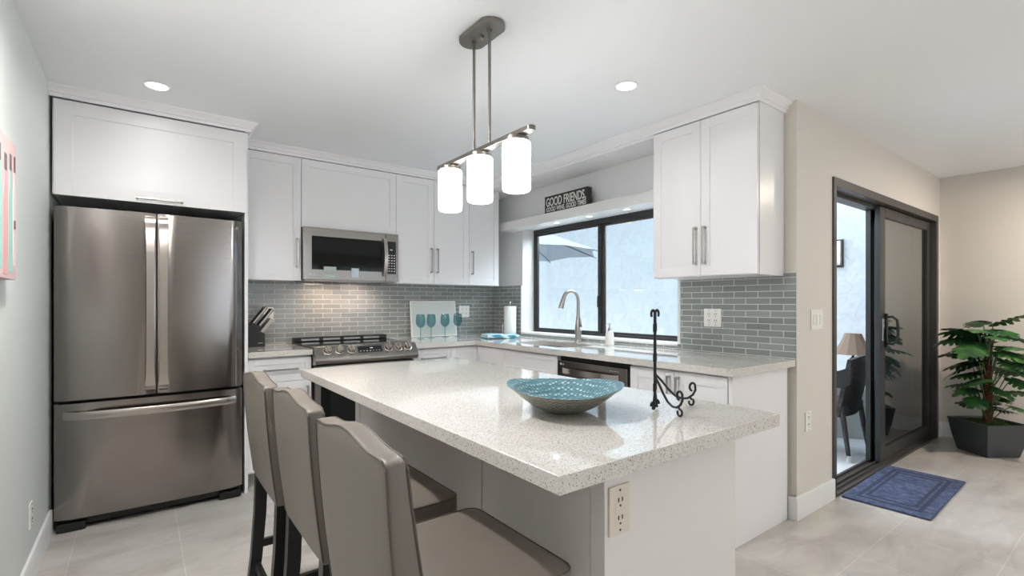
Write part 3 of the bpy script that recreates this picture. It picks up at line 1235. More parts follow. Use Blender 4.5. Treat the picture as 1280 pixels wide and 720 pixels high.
def panel_M(x, s):
    o_ = Vector((x, 3.589, 0.896)) + cu_ * s
    m = Matrix.Identity(4)
    for r_ in range(3):
        m[r_][0], m[r_][1], m[r_][2], m[r_][3] = (1, 0, 0)[r_], cu_[r_], cn[r_], o_[r_]
    return m


for x in (1.058, 1.143, 1.228, 1.512, 1.592, 1.672):
    b = MB(panel_M(x, 0.0))
    b.lathe([(0.034, 0.0), (0.034, 0.006), (0.029, 0.008), (0.027, 0.026), (0.023, 0.031), (0.0005, 0.032)], seg=24)
    b.box(-0.007, -0.026, 0.026, 0.007, 0.026, 0.040, 0.003)
    b.build('knob', 'knob', cp)
b = MB(panel_M(1.37, 0.0))
b.box(-0.092, -0.026, 0, 0.092, 0.026, 0.002)
ds = b.build('display', 'display', cp)
b = MB(panel_M(1.37, 0.0))
for k in range(7):
    b.box(-0.080 + k * 0.024, -0.018, 0.002, -0.070 + k * 0.024, -0.014, 0.0026)
b.box(0.0, 0.004, 0.002, 0.022, 0.012, 0.0026)
b.build('display_print', 'mark', ds)
b = MB()
b.box(RX0 + 0.004, 3.61, 0.27, RX1 - 0.004, 3.655, 0.79, 0.004)
od = b.build('oven_door', 'steel_d', c)
MB().box(RX0 + 0.045, 3.606, 0.33, RX1 - 0.045, 3.612, 0.70, 0.001).build('door_glass', 'blackglass', od)
b = MB()
b.tube([(RX0 + 0.05, 3.56, 0.745), (RX1 - 0.05, 3.56, 0.745)], 0.013, 12)
b.box(RX0 + 0.06, 3.56, 0.735, RX0 + 0.085, 3.612, 0.755)
b.box(RX1 - 0.085, 3.56, 0.735, RX1 - 0.06, 3.612, 0.755)
b.build('handle', 'steel_l', od)
MB().box(RX0 + 0.004, 3.612, 0.10, RX1 - 0.004, 3.655, 0.262, 0.004).build('storage_drawer', 'steel_d', c)

# ------------------------------------------------------------------ microwave
c = thing('microwave', (1.355, 4.1, 1.41), 'stainless over-the-range microwave with a dark window, mounted above the range', 'microwave')
MX0, MX1, MY, MZ0, MZ1 = 0.972, 1.736, 3.905, 1.412, 1.818
b = MB()
b.box(MX0, MY + 0.03, MZ0 + 0.012, MX1, YB - 0.012, MZ1, 0.002)
b.build('body', 'black', c)
MB().box(MX0 + 0.02, MY + 0.035, MZ0, MX1 - 0.02, 4.27, MZ0 + 0.012).build('underside', 'steel_d', c)
XS = 1.625
b = MB()
b.prism(rrect(MX0, MZ0 + 0.004, XS - 0.002, MZ1, 0.004, 2), 0, 0.03) if False else None
b.box(MX0, MY, MZ0 + 0.006, XS - 0.001, MY + 0.03, MZ1, 0.005)
md = b.build('door', 'steel_d', c)
MB().box(MX0 + 0.062, MY - 0.002, MZ0 + 0.085, XS - 0.035, MY + 0.004, MZ1 - 0.065, 0.001).build('door_glass', 'blackglass', md)
b = MB()
hp = []
for i in range(11):
    t = i / 10
    hp.append((XS - 0.012, MY - 0.012 - 0.028 * sin(pi * t), MZ0 + 0.05 + t * 0.31))
b.sweep(hp, [(-0.015, -0.006), (0.015, -0.006), (0.015, 0.006), (-0.015, 0.006)], up=(0, -1, 0))
b.box(XS - 0.024, MY - 0.016, MZ0 + 0.05, XS, MY + 0.002, MZ0 + 0.075)
b.box(XS - 0.024, MY - 0.016, MZ0 + 0.335, XS, MY + 0.002, MZ0 + 0.36)
b.build('handle', 'steel_l', md)
FMW = FB(MY)
b = MB()
text_on(b, FMW, MX0 + 0.062, MZ0 + 0.036, 0.0, 'LG', 0.022, 0.0008)
b.build('brand_lettering', 'mark', md)
MB(FMW).prism(arc((MX0 + 0.05, MZ0 + 0.044), 0.010, 0, 2 * pi * 15 / 16, 15), 0, 0.0008).build('brand_emblem', 'mark', md)
b = MB(FMW)
b.box(MX0 + 0.15, MZ0 + 0.075, 0.001, MX0 + 0.245, MZ0 + 0.11, 0.003)
b.box(MX0 + 0.15, MZ0 + 0.03, 0.0, MX0 + 0.235, MZ0 + 0.048, 0.001)
b.build('energy_sticker', 'sticker_a', md)
b = MB(FMW)
b.box(MX0 + 0.365, MZ0 + 0.03, 0.0, MX0 + 0.425, MZ0 + 0.105, 0.003)
b.build('care_sticker', 'sticker_b', md)
b = MB()
b.box(XS + 0.001, MY, MZ0 + 0.006, MX1, MY + 0.03, MZ1, 0.005)
kp = b.build('control_panel', 'steel_d', c)
MB(FMW).box(XS + 0.012, MZ0 + 0.07, 0, MX1 - 0.022, MZ1 - 0.065, 0.002, 0.0005).build('keypad', 'display', kp)
b = MB(FMW)
for i in range(3):
    for j in range(8):
        if j < 7:
            b.box(XS + 0.022 + i * 0.023, MZ0 + 0.09 + j * 0.022, 0.002, XS + 0.034 + i * 0.023, MZ0 + 0.097 + j * 0.022, 0.0028)
b.build('keypad_lettering', 'mark', kp)
MB(FMW).box(XS + 0.036, MZ0 + 0.268, 0.002, XS + 0.058, MZ0 + 0.276, 0.0028).build('clock_digits', 'mark', kp)
area('cooktop_lamp', (1.20, 4.12, MZ0 - 0.006), (0, 0, 0), 0.16, 0.05, 0.9, (1.0, 0.74, 0.58))
area('cooktop_lamp', (1.50, 4.12, MZ0 - 0.006), (0, 0, 0), 0.16, 0.05, 0.8, (1.0, 0.76, 0.62))

# ------------------------------------------------------------------ island
IX0, IX1, IY0, IY1 = 0.627, 1.506, 0.685, 2.563
b = MB()
b.box(IX0, IY0, 0.876, IX1, IY1, 0.914, 0.003)
tag(b.build('island_countertop', 'quartz'), 'large speckled quartz island top carrying the teal bowl', 'countertop', 'quartz worktops')
c = thing('kitchen_island', (1.14, 1.6, 0), 'white panelled island base under the large speckled quartz top', 'island')
BX0, BX1, BY0, BY1 = 0.855, 1.43, 0.78, 2.44
MB().box(BX0 + 0.012, BY0 + 0.045, 0.0, BX1 - 0.022, BY1 - 0.06, 0.875).build('body', 'isl', c, smooth=0)
MB().box(BX0, BY0, 0, BX1, BY0 + 0.045, 0.875, 0.001).build('end_panel', 'isl', c)
MB().box(BX0, BY1 - 0.06, 0, BX1, BY1, 0.875, 0.001).build('end_panel', 'isl', c)
ys = [BY0 + 0.045, 1.296, 1.857, BY1 - 0.06]
for k in range(3):
    MB().box(BX0 + 0.001, ys[k] + 0.002, 0, BX0 + 0.012, ys[k + 1] - 0.002, 0.875, 0.002).build('side_panel', 'isl', c)
F = frameM((BX1 - 0.021, 0, 0), (0, -1, 0), (1, 0, 0))
for k in range(3):
    shaker(F, -ys[k + 1], 0.11, -ys[k], 0.868, 'door', c)

# ------------------------------------------------------------------ bar stools
def bar_stool(y0, y1, label):
    yc = (y0 + y1) / 2
    c = thing('bar_stool', (0.57, yc, 0), label, 'stool', 'taupe leather bar stools at the island')
    # seat pad: domed
    x0, x1 = 0.40, 0.792
    n = 14
    V, Fc = [], []
    rows = []
    for (z, ins) in ((0.555, 0.004), (0.56, 0.0), (0.625, 0.0), (0.636, 0.004), (0.640, 0.012)):
        rows.append([(p[0], p[1], z) for p in rrect(x0 + ins, y0 + ins, x1 - ins, y1 - ins, 0.035 - ins * 0.5, 4)])
    m_ = len(rows[0])
    V = [p for r_ in rows for p in r_]
    Fc = [(i * m_ + j, i * m_ + (j + 1) % m_, (i + 1) * m_ + (j + 1) % m_, (i + 1) * m_ + j) for i in range(len(rows) - 1) for j in range(m_)]
    Fc.append(tuple(range(m_))[::-1])
    base = len(V)
    last = rows[-1]
    cxm, cym = (x0 + x1) / 2, yc
    for sc_, dz in ((0.8, 0.013), (0.5, 0.021), (0.2, 0.024)):
        V += [(cxm + (p[0] - cxm) * sc_, cym + (p[1] - cym) * sc_, 0.640 + dz) for p in last]
    ring0 = (len(rows) - 1) * m_
    for i in range(3):
        a_ = ring0 if i == 0 else base + (i - 1) * m_
        b_ = base + i * m_
        Fc += [(a_ + j, a_ + (j + 1) % m_, b_ + (j + 1) % m_, b_ + j) for j in range(m_)]
    Fc.append(tuple(base + 2 * m_ + j for j in range(m_)))
    q = MB()
    q.add(V, Fc)
    s_ = q.build('seat', 'leather', c, smooth=50)
    q = MB()
    q.tube([(p[0], p[1], 0.636) for p in rrect(x0 + 0.002, y0 + 0.002, x1 - 0.002, y1 - 0.002, 0.034, 5)] + [(x1 - 0.002, y1 - 0.036, 0.636)], 0.0022, 6)
    q.build('piping', 'piping', s_)
    # backrest: camel-back outline, leaning and slightly tapered in thickness
    w2 = (y1 - y0) / 2

    def top(t):                     # t in -1..1 across the width
        a = abs(t)
        return 0.966 + 0.019 * (0.5 + 0.5 * cos(pi * min(1, a / 0.70))) - 0.008 * max(0, (a - 0.86) / 0.14) ** 2

    def plane(z, side):             # x of outer (0) and inner (1) faces
        k = (z - 0.55) / 0.45
        xo = 0.376 - 0.042 * k - 0.006 * sin(pi * min(1, max(0, k)))
        th = 0.066 - 0.030 * k
        return xo + (th if side else 0)
    NY, NZ = 24, 12
    V, Fc = [], []
    for side in (0, 1):
        for i in range(NY + 1):
            t = -1 + 2 * i / NY
            for j in range(NZ + 1):
                z = 0.55 + (top(t) - 0.55) * j / NZ
                x = plane(z, side)
                edge = max(0, abs(t) - 0.9) / 0.1
                puff = 0.010 * (1 - t ** 4) * sin(pi * (0.15 + 0.7 * j / NZ))
                x += (-1 if side == 0 else 1) * puff * 0.8
                inset = 0.0
                V.append((x, yc + t * (w2 - 0.002), z))
    st_ = NZ + 1
    blk = (NY + 1) * st_
    for side in (0, 1):
        for i in range(NY):
            for j in range(NZ):
                f_ = (side * blk + i * st_ + j, side * blk + (i + 1) * st_ + j, side * blk + (i + 1) * st_ + j + 1, side * blk + i * st_ + j + 1)
                Fc.append(f_ if side else f_[::-1])
    for i in range(NY):
        Fc.append((i * st_ + NZ, (i + 1) * st_ + NZ, blk + (i + 1) * st_ + NZ, blk + i * st_ + NZ))
        Fc.append((i * st_, blk + i * st_, blk + (i + 1) * st_, (i + 1) * st_))
    for j in range(NZ):
        Fc.append((j, j + 1, blk + j + 1, blk + j))
        a_ = NY * st_
        Fc.append((a_ + j, blk + a_ + j, blk + a_ + j + 1, a_ + j + 1))
    q = MB()
    q.add(V, Fc)
    bmesh.ops.recalc_face_normals(q.bm, faces=q.bm.faces)
    ed = [e for e in q.bm.edges if len(e.link_faces) == 2 and e.calc_face_angle(0) > radians(50)]
    bmesh.ops.bevel(q.bm, geom=ed, offset=0.007, segments=3, profile=0.5, affect='EDGES', clamp_overlap=True)
    bk = q.build('backrest', 'leather', c, smooth=60)
    q = MB()
    for side, dx in ((0, -0.0005), (1, 0.0005)):
        pts = []
        for j in range(0, NZ + 1, 2):
            z = 0.56 + (top(-1) - 0.57) * j / NZ
            pts.append((plane(z, side) + dx, y0 + 0.003, z))
        for i in range(1, NY):
            t = -1 + 2 * i / NY
            z = top(t) - 0.002
            pts.append((plane(z, side) + dx - (0.004 if side == 0 else -0.004) * (1 - t ** 4) * 0.5, yc + t * w2, z))
        for j in range(NZ, -1, -2):
            z = 0.56 + (top(1) - 0.57) * j / NZ
            pts.append((plane(z, side) + dx, y1 - 0.003, z))
        q.tube(pts, 0.0022, 6)
    q.build('piping', 'piping', bk)
    # legs
    for yy in (y0 + 0.028, y1 - 0.028):
        q = MB()
        q.sweep([(0.398, yy, 0.58), (0.392, yy, 0.40), (0.378, yy, 0.22), (0.350, yy, 0.0)], [(-0.019, -0.021), (0.019, -0.021), (0.019, 0.021), (-0.019, 0.021)], up=(1, 0, 0), scales=[1, 1, 0.95, 0.85])
        q.build('leg', 'ebony', c, smooth=30)
        q = MB()
        q.sweep([(0.755, yy, 0.57), (0.755, yy, 0.3), (0.757, yy, 0.0)], [(-0.02, -0.02), (0.02, -0.02), (0.02, 0.02), (-0.02, 0.02)], up=(1, 0, 0), scales=[1, 0.95, 0.8])
        q.build('leg', 'ebony', c, smooth=30)
        MB().box(0.385, yy - 0.010, 0.255, 0.75, yy + 0.010, 0.285, 0.002).build('stretcher', 'ebony', c)
    MB().box(0.372, y0 + 0.03, 0.17, 0.392, y1 - 0.03, 0.205, 0.002).build('stretcher', 'ebony', c)
    MB().box(0.745, y0 + 0.03, 0.17, 0.767, y1 - 0.03, 0.205, 0.002).build('footrest', 'ebony', c)
    return c


s0 = bar_stool(0.805, 1.235, 'taupe leather bar stool at the open end of the island, closest to the outlet panel')
copy_tree(s0, (0.575, 1.02 + 0.517, 0), 'taupe leather bar stool between the other two at the island')
copy_tree(s0, (0.560, 1.02 + 0.995, 0), 'taupe leather bar stool closest to the refrigerator')

# ------------------------------------------------------------------ pendant lamp
PX, PY = 1.166, 1.766
c = thing('pendant_lamp', (PX, PY, CZ), 'brushed nickel linear pendant with three lit white glass shades hung over the island', 'lamp')
st_poly = arc((0, 0.066), 0.066, radians(20), radians(160), 10) + arc((0, -0.066), 0.066, radians(200), radians(340), 10)
b = MB(Matrix.Translation((PX, PY, 0)))
b.prism([(p[0] * 0.95, p[1] * 0.98) for p in st_poly], CZ - 0.02, CZ - 0.0005, 0.003)
cn_ = b.build('canopy', 'pewter', c)
MB().lathe([(0.011, CZ - 0.02), (0.011, CZ - 0.032), (0.008, CZ - 0.036), (0.0005, CZ - 0.037)], (PX, PY, 0), 16).build('finial', 'pewter', cn_)
for yy in (PY - 0.06, PY + 0.06):
    q = MB()
    q.tube([(PX, yy, CZ - 0.018), (PX, yy, 1.902)], 0.0065, 12)
    q.lathe([(0.011, CZ - 0.03), (0.011, CZ - 0.018)], (PX, yy, 0), 12)
    q.build('rod', 'pewter', c)
q = MB()
bar = arc((0, 0.345), 0.019, 0, pi, 8) + arc((0, -0.345), 0.019, pi, 2 * pi, 8)
q.M = Matrix.Translation((PX, PY + 0.012, 0))
q.prism(bar, 1.886, 1.904, 0.002)
q.build('crossbar', 'pewter', c)
for yy in (2.034, 1.778, 1.520):
    q = MB()
    q.lathe([(0.02, 1.888), (0.048, 1.882), (0.050, 1.864), (0.050, 1.858)], (PX, yy, 0), 32)
    q.build('shade_holder', 'pewter', c)
    q = MB()
    q.lathe([(0.001, 1.866), (0.05, 1.866), (0.0555, 1.86), (0.0555, 1.69), (0.053, 1.678), (0.046, 1.674), (0.001, 1.674)], (PX, yy, 0), 40)
    q.build('lamp_shade', 'opal', c)


# ------------------------------------------------------------------ recessed ceiling lights
def downlight(x, y, label, z=CZ, r=0.062, power=None, group='recessed ceiling lights', name='recessed_light', spread=120, tint=(1, 0.975, 0.95)):
    c = thing(name, (x, y, z), label, 'lamp', group)
    q = MB()
    q.lathe([(r, z - 0.0005), (r, z - 0.004), (r * 0.84, z - 0.006), (r * 0.80, z - 0.003), (r * 0.80, z - 0.0005)], (x, y, 0), 28)
    q.build('trim_ring', 'trim', c)
    MB().lathe([(0.0005, z - 0.0035), (r * 0.79, z - 0.0035), (r * 0.79, z - 0.001)], (x, y, 0), 28).build('lens', 'lens', c)
    d_ = bpy.data.lights.new(name + '_beam', 'AREA')
    d_.shape = 'DISK'
    d_.size = r * 1.6
    d_.energy = power or DOWN_W
    d_.color = tint
    d_.spread = radians(spread)
    o = bpy.data.objects.new(name + '_beam', d_)
    COL.objects.link(o)
    o.location = (x, y, z - 0.012)
    return c


downlight(0.066, 3.252, 'lit recessed ceiling light above the refrigerator', power=0.5, spread=150)
downlight(2.076, 1.739, 'lit recessed ceiling light in front of the two-door cabinet beside the window', power=1.1, spread=150)
downlight(0.02, 1.75, 'added unseen recessed ceiling light above the passage beside the side wall', power=15, spread=165)  # unseen, added to brighten the side wall, floor and island face
downlight(2.2, -0.6, 'recessed ceiling light over the passage in front of the island', power=2)
downlight(5.12, 0.05, 'added unseen recessed ceiling light inside from the patio door', power=13, spread=175, tint=(1, 0.88, 0.75))  # unseen, placed and powered to brighten the far wall
downlight(0.6, -1.6, 'recessed ceiling light in the living area by the side wall')
for x, y, lab in ((2.93, 3.234, 'small lit puck light under the window ledge, closest to the corner cabinet'), (2.93, 2.84, 'small lit puck light in the middle of the window ledge, below the sign'), (2.93, 2.45, 'small lit puck light under the window ledge, closest to the two-door cabinet')):
    downlight(x, y, lab, 1.952, 0.030, PUCK_W, 'puck lights under the window ledge', 'puck_light')

# ------------------------------------------------------------------ sign on the ledge
c = thing('wall_sign', (2.90, 3.06, 2.033), 'black box sign with white lettering, on the ledge over the kitchen window', 'sign')
SYA, SYB = 2.806, 3.332
MB().box(2.875, SYA, 2.0335, 2.925, SYB, 2.182, 0.001).build('board', 'sign_b', c)
Fs = frameM((2.875, 0, 0), (0, -1, 0), (-1, 0, 0))
b = MB()
text_on(b, Fs, -SYB + 0.02, 2.092, 0.0006, 'GOOD FRIENDS,', 0.105, 0.0008, 0.0016, 1.0, SYB - SYA - 0.04)
b.build('lettering', 'sign_w', c)
b = MB()
text_on(b, Fs, -SYB + 0.02, 2.045, 0.0006, 'GOOD WINE. GOOD TIMES', 0.055, 0.0008, 0.0012, 1.0, SYB - SYA - 0.035)
b.build('lettering', 'sign_w', c)

# ------------------------------------------------------------------ plates, switches, outlets
def face_outlet(F, a, b_, parent, small=1.0):
    q = MB(F)
    for dz in (-0.021, 0.021):
        for da in (-0.0065, 0.0065):
            q.box(a + da * small - 0.0016, b_ + dz * small - 0.001, 0.006, a + da * small + 0.0016, b_ + dz * small + 0.009, 0.0078)
        q.prism(arc((a, b_ + dz * small - 0.010), 0.0028, 0, 2 * pi * 7 / 8, 7), 0.006, 0.0078)
    q.build('socket_slot', 'slot', parent)


def outlet(F, a, b_, label, loc, w_=0.07, h_=0.114, gangs=1, kind='outlet', m='plate'):
    c = thing('wall_outlet' if kind == 'outlet' else 'light_switch', loc, label, 'outlet' if kind == 'outlet' else 'switch', 'wall plates')
    pl = MB(F).box(a - w_ / 2, b_ - h_ / 2, 0.0, a + w_ / 2, b_ + h_ / 2, 0.006, 0.0025).build('plate', m, c)
    for g in range(gangs):
        ga = a + (g - (gangs - 1) / 2) * 0.046
        if kind == 'switch':
            MB(F).box(ga - 0.013, b_ - 0.032, 0.004, ga + 0.013, b_ + 0.032, 0.0095, 0.002).build('rocker', m, c)
        else:
            MB(F).box(ga - 0.017, b_ - 0.034, 0.004, ga + 0.017, b_ + 0.034, 0.0068, 0.001).build('receptacle', m, c)
            face_outlet(F, ga, b_, c)
    q = MB(F)
    for g in range(gangs):
        ga = a + (g - (gangs - 1) / 2) * 0.046
        for s_ in (-1, 1):
            q.prism(arc((ga, b_ + s_ * 0.047), 0.003, 0, 2 * pi * 7 / 8, 7), 0.005, 0.0068)
    q.build('screw', 'slot' if kind == 'outlet' else m, pl)
    return c


FI = FB(BY0)
outlet(FI, 0.902, 0.752, 'ivory outlet on the end panel of the island', (0.90, BY0, 0.695), 0.072, 0.116, 1, m='ivory')
FT = FB(YB - 0.008)
outlet(FT, 2.622, 1.153, 'white double outlet plate on the tiles behind the teal goblets', (2.62, YB, 1.09), 0.122, 0.118, 2)
outlet(FT, 0.808, 1.145, 'white plate on the tiles behind the knife block', (0.81, YB, 1.08), 0.072, 0.118, 1)
FW = frameM((XW - 0.008, 0, 0), (0, -1, 0), (-1, 0, 0))
outlet(FW, -1.786, 1.143, 'white double outlet plate on the tiles below the cabinet beside the window', (XW, 1.79, 1.08), 0.122, 0.118, 2)
FD = FB(YD)
outlet(FD, 3.262, 1.14, 'white triple rocker switch on the wall beside the patio door', (3.26, YD, 1.08), 0.165, 0.122, 3, 'switch')
outlet(FD, 3.142, 0.542, 'white outlet low on the wall end below the triple switch', (3.14, YD, 0.48), 0.07, 0.114, 1)
FL = frameM((XL, 0, 0), (0, 1, 0), (1, 0, 0))
outlet(FL, 3.03, 0.30, 'white outlet low on the pale side wall before the refrigerator', (XL, 3.03, 0.24), 0.07, 0.114, 1)

# ------------------------------------------------------------------ painting on the side wall
c = thing('canvas_painting', (XL, 2.17, 1.322), 'pink canvas painting of slim pastel bottles on the pale side wall', 'painting')
AY1, AZ0, AZ1 = 2.482, 1.322, 1.797
AY0 = AY1 - 0.62
MB().box(XL + 0.001, AY0, AZ0, XL + 0.035, AY1, AZ1, 0.002).build('canvas', 'pink', c)


def bottle(a, z0, z1, w_, m, cap='grey_paint', depth=0.0012):
    q = MB(frameM((XL + 0.035, 0, 0), (0, 1, 0), (1, 0, 0)))
    h = z1 - z0
    pts = [(a - w_ * 0.40, z0), (a + w_ * 0.40, z0), (a + w_ / 2, z0 + 0.02), (a + w_ / 2, z0 + h * 0.62), (a + w_ * 0.22, z0 + h * 0.78), (a + w_ * 0.20, z1), (a - w_ * 0.20, z1), (a - w_ * 0.22, z0 + h * 0.78), (a - w_ / 2, z0 + h * 0.62), (a - w_ / 2, z0 + 0.02)]
    q.prism(pts, 0, depth)
    o = q.build('painted_bottle', m, c)
    q = MB(frameM((XL + 0.035, 0, 0), (0, 1, 0), (1, 0, 0)))
    q.prism([(a - w_ * 0.22, z1 - 0.055), (a + w_ * 0.22, z1 - 0.055), (a + w_ * 0.22, z1), (a - w_ * 0.22, z1)], 0.0005, depth + 0.0008)
    q.build('painted_cap', cap, o)


bottle(2.449, 1.37, 1.755, 0.044, 'pale_pink', 'umber')
bottle(2.385, 1.345, 1.75, 0.062, 'mint')
bottle(2.308, 1.335, 1.735, 0.072, 'pink_d')
bottle(2.22, 1.35, 1.75, 0.066, 'mint')
bottle(2.13, 1.36, 1.745, 0.066, 'pale_pink')
bottle(2.03, 1.345, 1.75, 0.07, 'pink_d')
bottle(1.94, 1.35, 1.75, 0.06, 'mint')
MB(frameM((XL + 0.036, 0, 0), (0, 1, 0), (1, 0, 0))).box(2.436, 1.50, 0, 2.458, 1.53, 0.002).build('painted_label', 'umber', c)

# ------------------------------------------------------------------ things on the counters
# knife block
c = thing('knife_block', (0.645, 4.12, 0.914), 'black knife block full of steel-handled knives, on the short worktop beside the refrigerator', 'knife block')
KY0, KY1 = 4.07, 4.19
b = MB(Matrix(((1, 0, 0, 0), (0, 0, 1, 0), (0, 1, 0, 0), (0, 0, 0, 1))))
b.prism([(0.600, 0.9145), (0.742, 0.9145), (0.742, 1.010), (0.722, 1.022), (0.700, 1.030), (0.722, 1.062), (0.655, 1.095), (0.600, 1.030)], KY0, KY1, 0.003)
b.build('block', 'black', c)
MB(FB(KY0)).box(0.695, 0.938, 0, 0.727, 0.942, 0.0006).build('mark', 'mark', c)
kd = Vector((0.60, 0, 0.80)).normalized()
for r_, (xx, zz, ln_) in enumerate(((0.665, 1.088, 0.150), (0.706, 1.068, 0.155))):
    for k in range(3):
        yy = KY0 + 0.022 + k * 0.038
        p_ = Vector((xx, yy, zz))
        q = MB()
        q.sweep([p_ - kd * 0.01, p_ + kd * 0.02, p_ + kd * ln_ * 0.6, p_ + kd * ln_], [(-0.007, -0.010), (0.007, -0.010), (0.007, 0.010), (-0.007, 0.010)], up=(1, 0, 0), scales=[0.9, 1, 0.9, 1.1])
        h = q.build('knife_handle', 'black', c)
        q = MB()
        q.sweep([p_ + kd * 0.004, p_ + kd * ln_ * 0.98], [(-0.0078, -0.005), (0.0078, -0.005), (0.0078, 0.005), (-0.0078, 0.005)], up=(1, 0, 0))
        q.build('tang', 'knife', h)
for k in range(6):
    yy = KY0 + 0.012 + k * 0.019
    p_ = Vector((0.722, yy, 1.022))
    q = MB()
    q.sweep([p_ - kd * 0.008, p_ + kd * 0.02, p_ + kd * 0.07, p_ + kd * 0.118], [(-0.006, -0.012), (0.006, -0.012), (0.006, 0.012), (-0.006, 0.012)], up=(1, 0, 0), scales=[0.9, 1, 0.95, 1.05])
    q.build('steak_knife_handle', 'knife', c)

# pale board leaning on the tiles
c = thing('serving_board', (2.26, 4.26, 0.914), 'pale rectangular board leaning on the tiles behind the teal goblets', 'board')
lean = Matrix.Translation((0, 4.235, 0.916)) @ Matrix.Rotation(radians(-7), 4, 'X')
b = MB(lean)
b.box(2.015, 0, 0, 2.505, 0.014, 0.345, 0.003)
b.build('panel', 'board', c)
b = MB(lean)
for x0, z0, x1, z1 in ((2.015, 0.0, 2.505, 0.012), (2.015, 0.333, 2.505, 0.345), (2.015, 0.012, 2.027, 0.333), (2.493, 0.012, 2.505, 0.333)):
    b.box(x0, -0.004, z0, x1, 0.0, z1, 0.001)
b.build('rim', 'plate', c)

# goblets
def goblet(x, y, label):
    c = thing('wine_glass', (x, y, 0.914), label, 'glass', 'teal goblets in front of the pale board')
    z = 0.9145
    q = MB()
    q.lathe([(0.034, 0), (0.035, 0.002), (0.012, 0.006), (0.0045, 0.012), (0.004, 0.085), (0.006, 0.098)], (x, y, z), 24)
    q.build('stem', 'teal_glass', c)
    q = MB()
    q.lathe([(0.006, 0.098), (0.026, 0.108), (0.040, 0.130), (0.044, 0.155), (0.042, 0.185), (0.036, 0.222), (0.0335, 0.222), (0.0395, 0.185), (0.0415, 0.155), (0.0375, 0.131), (0.024, 0.111), (0.001, 0.102)], (x, y, z), 28)
    q.build('cup', 'teal_glass', c)
    return c


g0 = goblet(2.02, 4.06, 'teal wine glass at the end of the row by the range')
for (x, y), lab in (((2.137, 4.08), 'teal wine glass second along the row from the range'), ((2.305, 4.12), 'teal wine glass third along the row from the range'), ((2.462, 4.15), 'teal wine glass overlapping the edge of the board, by the double outlet')):
    copy_tree(g0, (x, y, 0.914), lab)

# paper towel holder
px_, py_ = 2.915, 3.90
c = thing('paper_towel_holder', (px_, py_, 0.914), 'white paper towel roll on an upright holder in the corner by the window', 'paper towel')
MB().lathe([(0.0005, 0.935), (0.058, 0.935), (0.060, 0.938), (0.060, 1.205), (0.058, 1.208), (0.02, 1.208), (0.0005, 1.206)], (px_, py_, 0), 32).build('paper_roll', 'paper', c)
b = MB()
b.lathe([(0.0005, 0.9145), (0.075, 0.9145), (0.075, 0.922), (0.07, 0.926), (0.0005, 0.926)], (px_, py_, 0), 32)
b.tube([(px_, py_, 0.92), (px_, py_, 1.225)], 0.005, 8)
b.tube([(px_ + 0.018 * sin(a) * 0.6, py_ + 0.018 * sin(a) * 0.8, 1.238 - 0.016 * cos(a)) for a in [2 * pi * i / 16 for i in range(17)]], 0.004, 8)
b.tube([(px_ - 0.07, py_ + 0.035, 0.92), (px_ - 0.07, py_ + 0.035, 1.03)], 0.006, 8)
b.build('stand', 'chrome', c)

# folded towel
c = thing('folded_towel', (2.62, 3.72, 0.914), 'folded teal striped kitchen towel lying by the sink', 'towel')
Ft = Matrix.Translation((2.645, 3.715, 0.922)) @ Matrix.Rotation(radians(-18), 4, 'Z')
for k in range(3):
    b = MB(Ft)
    V, Fc = [], []
    nx, ny = 12, 10
    for i in range(nx + 1):
        for j in range(ny + 1):
            x = -0.15 + 0.30 * i / nx + 0.006 * k
            y = -0.10 + 0.20 * j / ny - 0.004 * k
            z = 0.009 * k + 0.010 + 0.003 * sin(i * 1.3 + k) * cos(j * 1.1) + 0.004 * sin(i * 0.5)
            V.append((x, y, z))
    m_ = len(V)
    V += [(v[0], v[1], v[2] - (0.0095 if k == 0 else 0.009)) for v in V]
    s_ = ny + 1
    for i in range(nx):
        for j in range(ny):
            Fc.append((i * s_ + j, (i + 1) * s_ + j, (i + 1) * s_ + j + 1, i * s_ + j + 1))
            Fc.append((m_ + i * s_ + j, m_ + i * s_ + j + 1, m_ + (i + 1) * s_ + j + 1, m_ + (i + 1) * s_ + j))
    for i in range(nx):
        Fc.append((i * s_, m_ + i * s_, m_ + (i + 1) * s_, (i + 1) * s_))
        Fc.append((i * s_ + ny, (i + 1) * s_ + ny, m_ + (i + 1) * s_ + ny, m_ + i * s_ + ny))
    for j in range(ny):
        Fc.append((j, j + 1, m_ + j + 1, m_ + j))
        a_ = nx * s_
        Fc.append((a_ + j, m_ + a_ + j, m_ + a_ + j + 1, a_ + j + 1))
    b.add(V, Fc)
    b.build('fold', 'towel', c, smooth=60)

# faucet
fx, fy = 2.893, 2.93
c = thing('faucet', (fx, fy, 0.914), 'brushed nickel gooseneck faucet behind the sink', 'faucet')
b = MB()
b.lathe([(0.027, 0.9145), (0.027, 0.922), (0.023, 0.93), (0.026, 0.97), (0.029, 1.01), (0.026, 1.05), (0.018, 1.10), (0.0135, 1.15), (0.0125, 1.20)], (fx, fy, 0), 24)
b.build('body', 'nickel', c)
b = MB()
pts = [(fx, fy, 1.19), (fx, fy, 1.25)]
for i in range(1, 11):
    a = pi * i / 10 * 0.93
    pts.append((fx - 0.075 + 0.075 * cos(a), fy + 0.02 * (1 - cos(a)) * 0.5, 1.255 + 0.082 * sin(a)))
e_ = Vector(pts[-1])
dv_ = (e_ - Vector(pts[-2])).normalized()
pts += [tuple(e_ + dv_ * 0.03), tuple(e_ + dv_ * 0.075), tuple(e_ + dv_ * 0.08)]
b.tube(pts, [0.0125] * 8 + [0.0135, 0.0145, 0.0155, 0.0165] + [0.0185, 0.022, 0.0215], 16)
b.build('spout', 'nickel', c)
b = MB()
